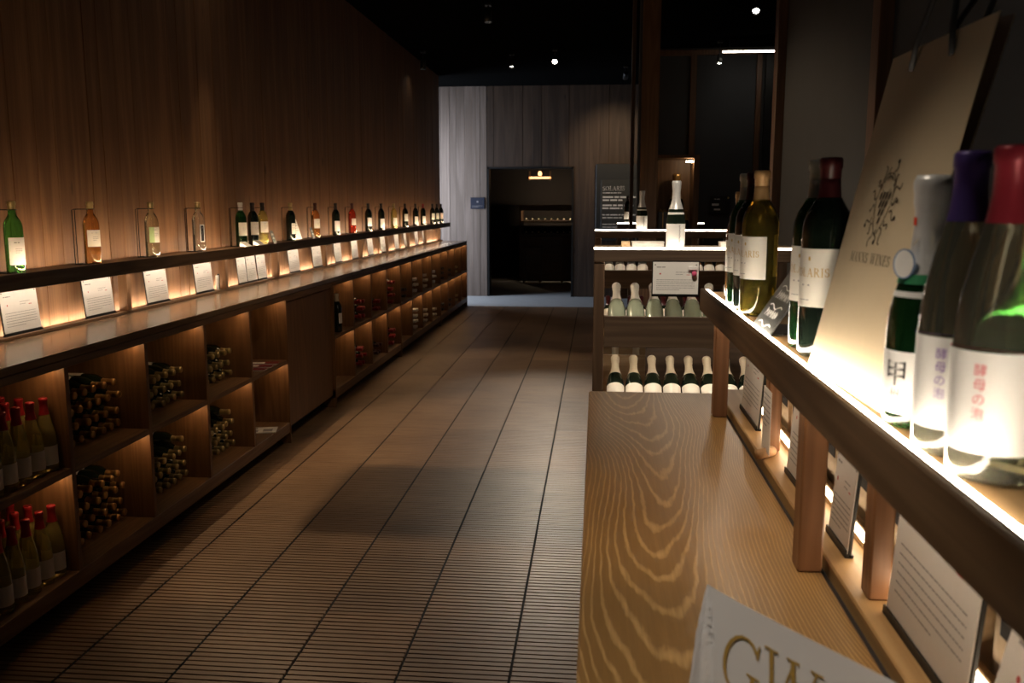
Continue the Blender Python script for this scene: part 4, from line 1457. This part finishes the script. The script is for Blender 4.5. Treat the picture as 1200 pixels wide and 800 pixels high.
# wooden bottle crate low behind the first stand
o = root('bottle_crate', (.20, 4.98, 0), 'pale crate of dark bottles seen under the lip of the nearest stand', 'crate')
MB().box(.03, .42, 4.83, 4.845, .56, .815).build('front_board', 'tray_wood', o)
MB().box(.03, .045, 4.845, 5.2, .56, .90).build('side_board', 'tray_wood', o)
MB().box(.405, .42, 4.845, 5.2, .56, .90).build('side_board', 'tray_wood', o)
MB().box(.03, .42, 5.185, 5.2, .56, .815).build('rear_board', 'tray_wood', o)
MB().box(.03, .42, 4.83, 5.2, .545, .56).build('crate_bottom', 'tray_wood', o)
for xx in (.06, .35):
    MB().box(xx, xx + .04, 4.9, 5.15, 0, .545).build('crate_leg', 'oak_dark_z', o)
for i in range(3):
    bottle('spark', 'glass_dark', 'cap_cream', 'spark', None, loc=(.11 + i * .115, 4.95, .5605), label='dark bottle standing in the pale crate, %s from the aisle' % ORD[i], group='bottles in the pale crate', res=14)

# things on top of the stands
o = bottle('spark', 'glass_dark', 'cap_silver', 'spark', 'label_white', (.002, .118), R(86), (.362, G1 + .08, 1.4165), None, 0, 1.0, 'sparkling bottle with silver foil standing on the nearest display stand', None, res=32)
fn = label_fn('spark', .06)
ink = Ink()
for i in range(5):
    ink.path([(.010 + .003 * math.sin(i), .045 - i * .018), (.018, .052 - i * .018), (.013, .036 - i * .018), (.022, .040 - i * .018)], .0022)
ink.build('label_print', 'ink', fn, label_of(o))
obj('neck_band', MB().lathe([(.0385, .160), (.0357, .170)], 20).mesh('neck_band', 'label_white'), o)
o = bottle('spark', 'glass_dark', 'cap_silver', 'spark', 'label_white', (.002, .118), R(86), (.352, G2 + .08, 1.4165), None, 0, 1.0, 'sparkling bottle with silver foil standing on the second display stand', None, res=24)
ink.build('label_print', 'ink', fn, label_of(o))
obj('neck_band', MB().lathe([(.0385, .160), (.0357, .170)], 20).mesh('neck_band', 'label_white'), o)
bottle('bordeaux', 'glass_black', 'cap_black', 'bordeaux_long', 'label_paper', (.05, .13), R(70), (.33, G3 + .1, 1.4165), None, R(-25), 1.0, 'black bottle with a tan label standing on the farthest display stand', None, res=16)
o = root('price_block', (.13, G1 + .12, 1.4165), 'small wooden block on top of the nearest display stand', 'block')
MB().bbox(.115, .155, G1 + .10, G1 + .14, 1.4165, 1.452, .003).build('block', 'tray_wood', o)
o = root('white_carton', (.24, G1 + .17, 1.4165), 'long low white carton lying behind the light strip of the nearest stand', 'box')
MB().bbox(.165, .315, G1 + .13, G1 + .20, 1.4165, 1.443, .002).build('carton', 'paper', o)
MB().bbox(.163, .317, G1 + .128, G1 + .202, 1.4432, 1.449, .002).build('lid', 'paper', o)
o = root('white_carton', (.62, G1 + .17, 1.4165), 'white carton at the far side of the sparkling bottle on the nearest stand', 'box')
MB().bbox(.575, .70, G1 + .13, G1 + .20, 1.4165, 1.443, .002).build('carton', 'paper', o)
MB().bbox(.573, .702, G1 + .128, G1 + .202, 1.4432, 1.449, .002).build('lid', 'paper', o)
card((.360, G1 - .012, 1.205), 0, .205, .158, 'white card with a pink charm on the front of the nearest display stand', seed=5, lean=0)
o = root('pink_charm', (.435, G1 - .0205, 1.315), 'small white clip with a pink round charm on the card', 'charm')
MB().lathe([(0, -.012), (.008, -.010), (.012, -.004), (.012, .004), (.008, .010), (0, .012)], 14, c=(.442, G1 - .030, 1.312)).build('ball', 'pink_tag', o)
MB().bbox(.415, .455, G1 - .028, G1 - .0175, 1.326, 1.345, .003).build('clip', 'label_white', o)

# =================================================================== FAR FITTINGS
o = root('pillar', (.45, 8.26, 0), 'square brown wooden pillar rising to the ceiling behind the display stands', 'pillar')
MB().bbox(.375, .530, 8.20, 8.35, 0, 3.66, .004).build('shaft', 'cab_z', o)
MB().bbox(.352, .376, 8.22, 8.33, 0, 3.66, .003).build('side_strip', 'wall_grey', o)
o = root('slim_post', (.325, 8.9, 0), 'slim grey-brown post right behind the square pillar', 'post')
MB().bbox(.310, .345, 8.86, 8.96, 0, 3.66, .003).build('shaft', 'oak_dark_z', o)
# lit wooden display case
o = root('display_case', (.78, 9.0, 0), 'lit wooden display case with gold-topped bottles behind the second stand', 'display case')
X0, X1, Y0, Y1, Z1 = .565, .985, 9.0, 9.35, 2.07
MB().bbox(X0, X0 + .02, Y0, Y1, 0, Z1, .002).build('side', 'cab_z', o)
MB().bbox(X1 - .055, X1, Y0, Y1, 0, Z1, .002).build('side', 'cab_z', o)
MB().bbox(X0, X1, Y0, Y1, Z1, Z1 + .03, .002).build('top', 'cab_z', o)
MB().box(X0 + .02, X1 - .055, Y1 - .015, Y1, 0, Z1).build('back', 'cab_z', o)
MB().bbox(X0 + .02, X1 - .055, Y0, Y1 - .015, 1.30, 1.33, .002).build('shelf', 'cab_z', o)
MB().bbox(X0 + .02, X1 - .055, Y0 + .01, Y1 - .015, .02, 1.30, .002).build('base_panel', 'oak_dark_z', o)
MB().box(.86, .925, 9.03, 9.045, 2.03, 2.045).build('lamp_strip', 'case_lamp', o)
bottle('spark', 'glass_dark', 'cap_gold', 'spark', 'label_dark', loc=(.785, 9.2, 1.3305), label='large dark bottle with gold foil standing in the lit display case', res=20, scale=1.9)
bottle('spark', 'glass_dark', 'cap_gold', 'spark', 'label_dark', loc=(.892, 9.27, 1.3305), label='smaller dark bottle with gold foil standing in the lit display case', res=16, scale=0.75)
o = root('gift_box', (.64, 9.06, 1.3305), 'dark gift box with a gold bow in the lit display case', 'gift box')
MB().bbox(.60, .69, 9.02, 9.11, 1.3305, 1.55, .003).build('box', 'label_dark', o)
for s in (-1, 1):
    MB().tube([(.645, 9.065, 1.552), (.645 + s * .02, 9.065, 1.575), (.645 + s * .035, 9.065, 1.562), (.645, 9.065, 1.552)], .004, 6).build('bow', 'cap_gold', o)
MB().box(.641, .649, 9.018, 9.112, 1.3306, 1.5515).build('ribbon', 'cap_gold', o)

# lettered black board at the back wall
o = root('wall_sign', (.38, YB - .06, 1.1), 'tall black sign board with white lettering on the back plank wall', 'sign')
MB().bbox(-.03, .72, YB - .12, YB - .001, 1.0, 2.32, .006).build('board', 'board_sign', o)
MB().bbox(.06, .72, YB - .126, YB - .1205, 1.05, 2.05, .002).build('text_panel', 'slate', o)
ink = serif(Ink(), 'SOLARIS', .09, 1.865, .075, .08)
rnd = random.Random(8)
text_lines(ink, .09, .62, 1.82, .05, 1, .012, rnd)
text_lines(ink, .09, .66, 1.74, .052, 2, .026, rnd)
text_lines(ink, .09, .66, 1.60, .052, 2, .026, rnd)
text_lines(ink, .09, .66, 1.44, .05, 2, .018, rnd)
text_lines(ink, .09, .66, 1.28, .05, 3, .014, rnd)
mb = MB()
for poly in ink.p:
    mb.add([(u, YB - .127, v) for u, v in poly], [tuple(range(len(poly)))])
mb.build('lettering', 'chalk', o)
# small plate beside the doorway
o = root('door_plate', (-2.12, YB - .005, 1.6), 'small blue-grey plate on the plank wall beside the doorway', 'sign')
MB().bbox(-2.24, -1.99, YB - .014, YB - .001, 1.55, 1.75, .003).build('plate', 'plate_blue', o)
ink = Ink().rect(-2.13, -2.10, 1.66, 1.69)
text_lines(ink, -2.21, -2.02, 1.60, .02, 2, .006, rnd)
mb = MB()
for poly in ink.p:
    mb.add([(u, YB - .0146, v) for u, v in poly], [tuple(range(len(poly)))])
mb.build('print', 'ink', o)
# dark notice on the grey panel
o = root('wall_notice', (1.63, 12.37, 1.5), 'small dark notice with pale print on the grey wall panel', 'notice')
MB().bbox(1.50, 1.77, 12.37, 12.384, 1.50, 1.74, .003).build('plate', 'black', o)
ink = Ink()
text_lines(ink, 1.56, 1.68, 1.69, .03, 1, .012, rnd)
text_lines(ink, 1.53, 1.74, 1.61, .05, 1, .028, rnd)
text_lines(ink, 1.56, 1.74, 1.55, .03, 1, .020, rnd)
mb = MB()
for poly in ink.p:
    mb.add([(u, 12.3694, v) for u, v in poly], [tuple(range(len(poly)))])
mb.build('print', 'paper', o)
MB().box(1.735, 1.755, 12.3685, 12.3699, 1.70, 1.725).build('gold_mark', 'ink_gold', o)

# ------------------------------------------------------------------ cellar furniture behind the doorway
o = root('cellar_rack', (-.95, 19.6, 0), 'dark bottle rack with two rows of bottles in the room behind the doorway', 'rack')
MB().box(-1.62, -.30, 19.3, 20.0, 0, .95).build('base', 'oak_dark_x', o)
for zz in (1.0, 1.28):
    MB().box(-1.62, -.30, 19.3, 20.0, zz - .03, zz).build('shelf', 'oak_dark_x', o)
for xx in (-1.66, -.30):
    MB().box(xx, xx + .04, 19.3, 20.0, 0, 1.62).build('side', 'oak_dark_z', o)
for zz in (1.0, 1.28):
    for i in range(9):
        bottle('bordeaux', 'glass_dark', 'cap_cream', 'bordeaux_long', 'label_white', loc=(-1.52 + i * .135, 19.70, zz + .0385), axis=(0, -1, 0), label='bottle lying in the cellar rack, %s row, %s from the rack side by the plate' % ('lower' if zz < 1.1 else 'upper', ORD[i]), group='bottles in the cellar rack', res=10)
MB().box(-1.62, -.30, 19.3, 19.315, 1.50, 1.62).build('lamp_screen', 'oak_dark_x', bpy.data.objects['cellar_rack'])  # board added to hide the glowing rack lamp from the doorway
MB().box(-1.5, -.4, 19.33, 19.345, 1.60, 1.612).build('rack_lamp', 'led_shelf', bpy.data.objects['cellar_rack'])
for xx in (-1.35, -.55):
    o = root('stool', (xx, 18.9, 0), 'low dark wooden stool before the cellar rack, at its %s end' % ('plate-side' if xx < -1 else 'sign-side'), 'stool', 'stools in the cellar')
    MB().bbox(xx - .2, xx + .2, 18.72, 19.08, .72, .76, .005).build('seat', 'oak_dark_x', o)
    for sx in (-.17, .17):
        for sy in (-.14, .14):
            MB().box(xx + sx - .02, xx + sx + .02, 18.9 + sy - .02, 18.9 + sy + .02, 0, .72).build('leg', 'oak_dark_z', o)
o = root('hanging_lamp', (-1.14, 18.0, 2.2), 'small hanging lamp with a glowing wooden crossbar in the room behind the doorway', 'lamp')
MB().bbox(-1.36, -.92, 17.98, 18.02, 2.13, 2.17, .004).build('crossbar', 'bulb_orange', o)
for xx in (-1.36, -.95):
    MB().bbox(xx, xx + .03, 17.98, 18.02, 2.10, 2.28, .004).build('bracket', 'tray_wood', o)
MB().lathe([(0, 0), (.03, .01), (.045, .04), (.03, .08), (.012, .095), (0, .095)], 12, c=(-1.14, 18.0, 2.185)).build('bulb', 'bulb_orange', o)
MB().tube([(-1.14, 18.0, 2.28), (-1.14, 18.0, 3.66)], .006, 6).build('cord', 'black', o)


# =================================================================== CEILING SPOTS
def spot(x, y, z, aim, power, angle, label, blend=0.5, radius=.02, col=NEUT, flap=None, bulb=True):
    """track spotlight: mount, arm, can, glowing lens and the lamp itself"""
    o = root('ceiling_spot', (x, y, z), label, 'spotlight', 'ceiling spotlights')
    d = (Vector(aim) - Vector((x, y, z))).normalized()
    q = d.to_track_quat('Z', 'Y').to_matrix()
    can = MB().lathe([(0, -.10), (.03, -.10), (.036, -.085), (.040, .03), (.036, .03), (.034, -.02), (0, -.02)], 16)
    can.v = [tuple(q @ Vector(p)) for p in can.v]
    can.build('can', 'black', o, world=False)
    ln = MB().lathe([(0, .004), (.030, .004)], 14)
    ln.v = [tuple(q @ Vector(p)) for p in ln.v]
    ln.build('lens', 'bulb', o, world=False)
    top = 3.66 - z
    MB().tube([tuple(-d * .06), (0, 0, .10), (0, 0, top - .02)], .008, 6).build('arm', 'black', o, world=False)
    MB().box(-.03, .03, -.05, .05, top - .025, top - .0005).build('mount', 'black', o, world=False)
    if flap:
        MB().add(*flap).build('shadow_flap', 'black', o, world=False)  # added unseen flap, casts the dark band across the floor
    l = bpy.data.lights.new('spot_beam', 'SPOT')
    l.energy, l.spot_size, l.spot_blend, l.shadow_soft_size, l.color = power, angle, blend, radius, col
    s = bpy.data.objects.new('spot_beam', l)
    COL.objects.link(s)
    s.parent = o
    s.location = d * .045
    s.rotation_euler = d.to_track_quat('-Z', 'Y').to_euler()
    return o


def flap_at(lamp, t, corners):
    L_ = Vector(lamp)
    q = [(Vector(c) - L_) * t for c in corners]
    return ([p[:] for p in q] + [(p + Vector((0, 0, .003)))[:] for p in q], [(0, 1, 2, 3), (7, 6, 5, 4), (0, 4, 5, 1), (1, 5, 6, 2), (2, 6, 7, 3), (3, 7, 4, 0)])


# wall-side spots throw the worktop's shadow on the floor and leave a narrow glow on the planks
s1 = (-2.42, 5.75, 3.45)
spot(*s1, (.10, 5.20, 0), 180, R(82), 'spotlight near the plank wall above the closed cupboard', .35, .006, WARM,
     flap=flap_at(s1, .10, [(-1.34, 4.28, 0), (1.6, 4.28, 0), (1.6, 5.34, 0), (-1.34, 5.34, 0)]))
spot(-2.27, 5.90, 3.45, (-2.30, 5.72, 1.0), 75, R(34), 'narrow spotlight grazing the planks above the closed cupboard', 1.0, .012, WARM)
spot(-2.36, 12.3, 3.45, (-2.38, 12.2, 1.0), 75, R(20), 'narrow spotlight grazing the planks above the far cabinets', 1.0, .012, WARM)
# aisle spots
spot(-1.144, 9.53, 3.5, (-1.0, 8.9, 0), 150, R(46), 'small aisle spotlight above the far cabinets', .8)
spot(-.59, 12.3, 3.5, (-.45, 6.5, .0), 420, R(30), 'bright aisle spotlight facing the entrance', .8)
spot(-1.19, 12.6, 3.5, (-1.4, 11.3, 0), 20, R(50), 'faint aisle spotlight turned downwards before the doorway', .8)
spot(.39, 13.85, 3.5, (.3, 15.9, 2.35), 110, R(56), 'spotlight beside the pillar lighting the black sign', .9, col=WARM)
spot(1.518, 9.33, 3.5, (1.15, 6.5, 1.2), 60, R(46), 'upper spotlight beyond the grey wall', .7)
spot(1.51, 11.9, 3.4, (1.3, 11, 1), 25, R(60), 'spotlight at the end of the bright ceiling line', .7)
spot(-.25, 4.2, 3.45, (-2.08, 5.8, .55), 60, R(56), 'added fill spotlight over the aisle turned to the shelf cabinets', 1.0, .03, WARM)  # unseen fill lamp added to brighten the cabinet fronts
# spots over the oak counter and the nearest stand
for yy, pw, an, cl in ((1.05, 120, 32, NEUT), (1.75, 125, 24, WARM), (2.5, 80, 24, WARM)):
    spot(-.62, yy, 3.4, (.14, yy, 1.03), pw, R(an), 'spotlight in the row over the oak counter, at %s' % {1.05: 'the lettered sheet', 1.75: 'its middle', 2.5: 'its display stand end'}[yy], 1.0, .02, cl)
spot(.10, 2.2, 3.4, (.40, 4.2, 1.2), 230, R(26), 'spotlight over the nearest display stand', .7, .02, NEUT)
o = root('ceiling_line_lamp', (1.74, 11.7, 3.5), 'thin bright linear lamp under the ceiling beyond the grey wall', 'lamp')
MB().box(1.52, 2.25, 11.68, 11.72, 3.485, 3.50).build('diffuser', 'strip_lamp', o)
MB().box(1.52, 2.25, 11.67, 11.73, 3.50, 3.515).build('housing', 'black', o)
for xx in (1.6, 2.15):
    MB().tube([(xx, 11.7, 3.515), (xx, 11.7, 3.66)], .005, 6).build('hanger', 'black', o)
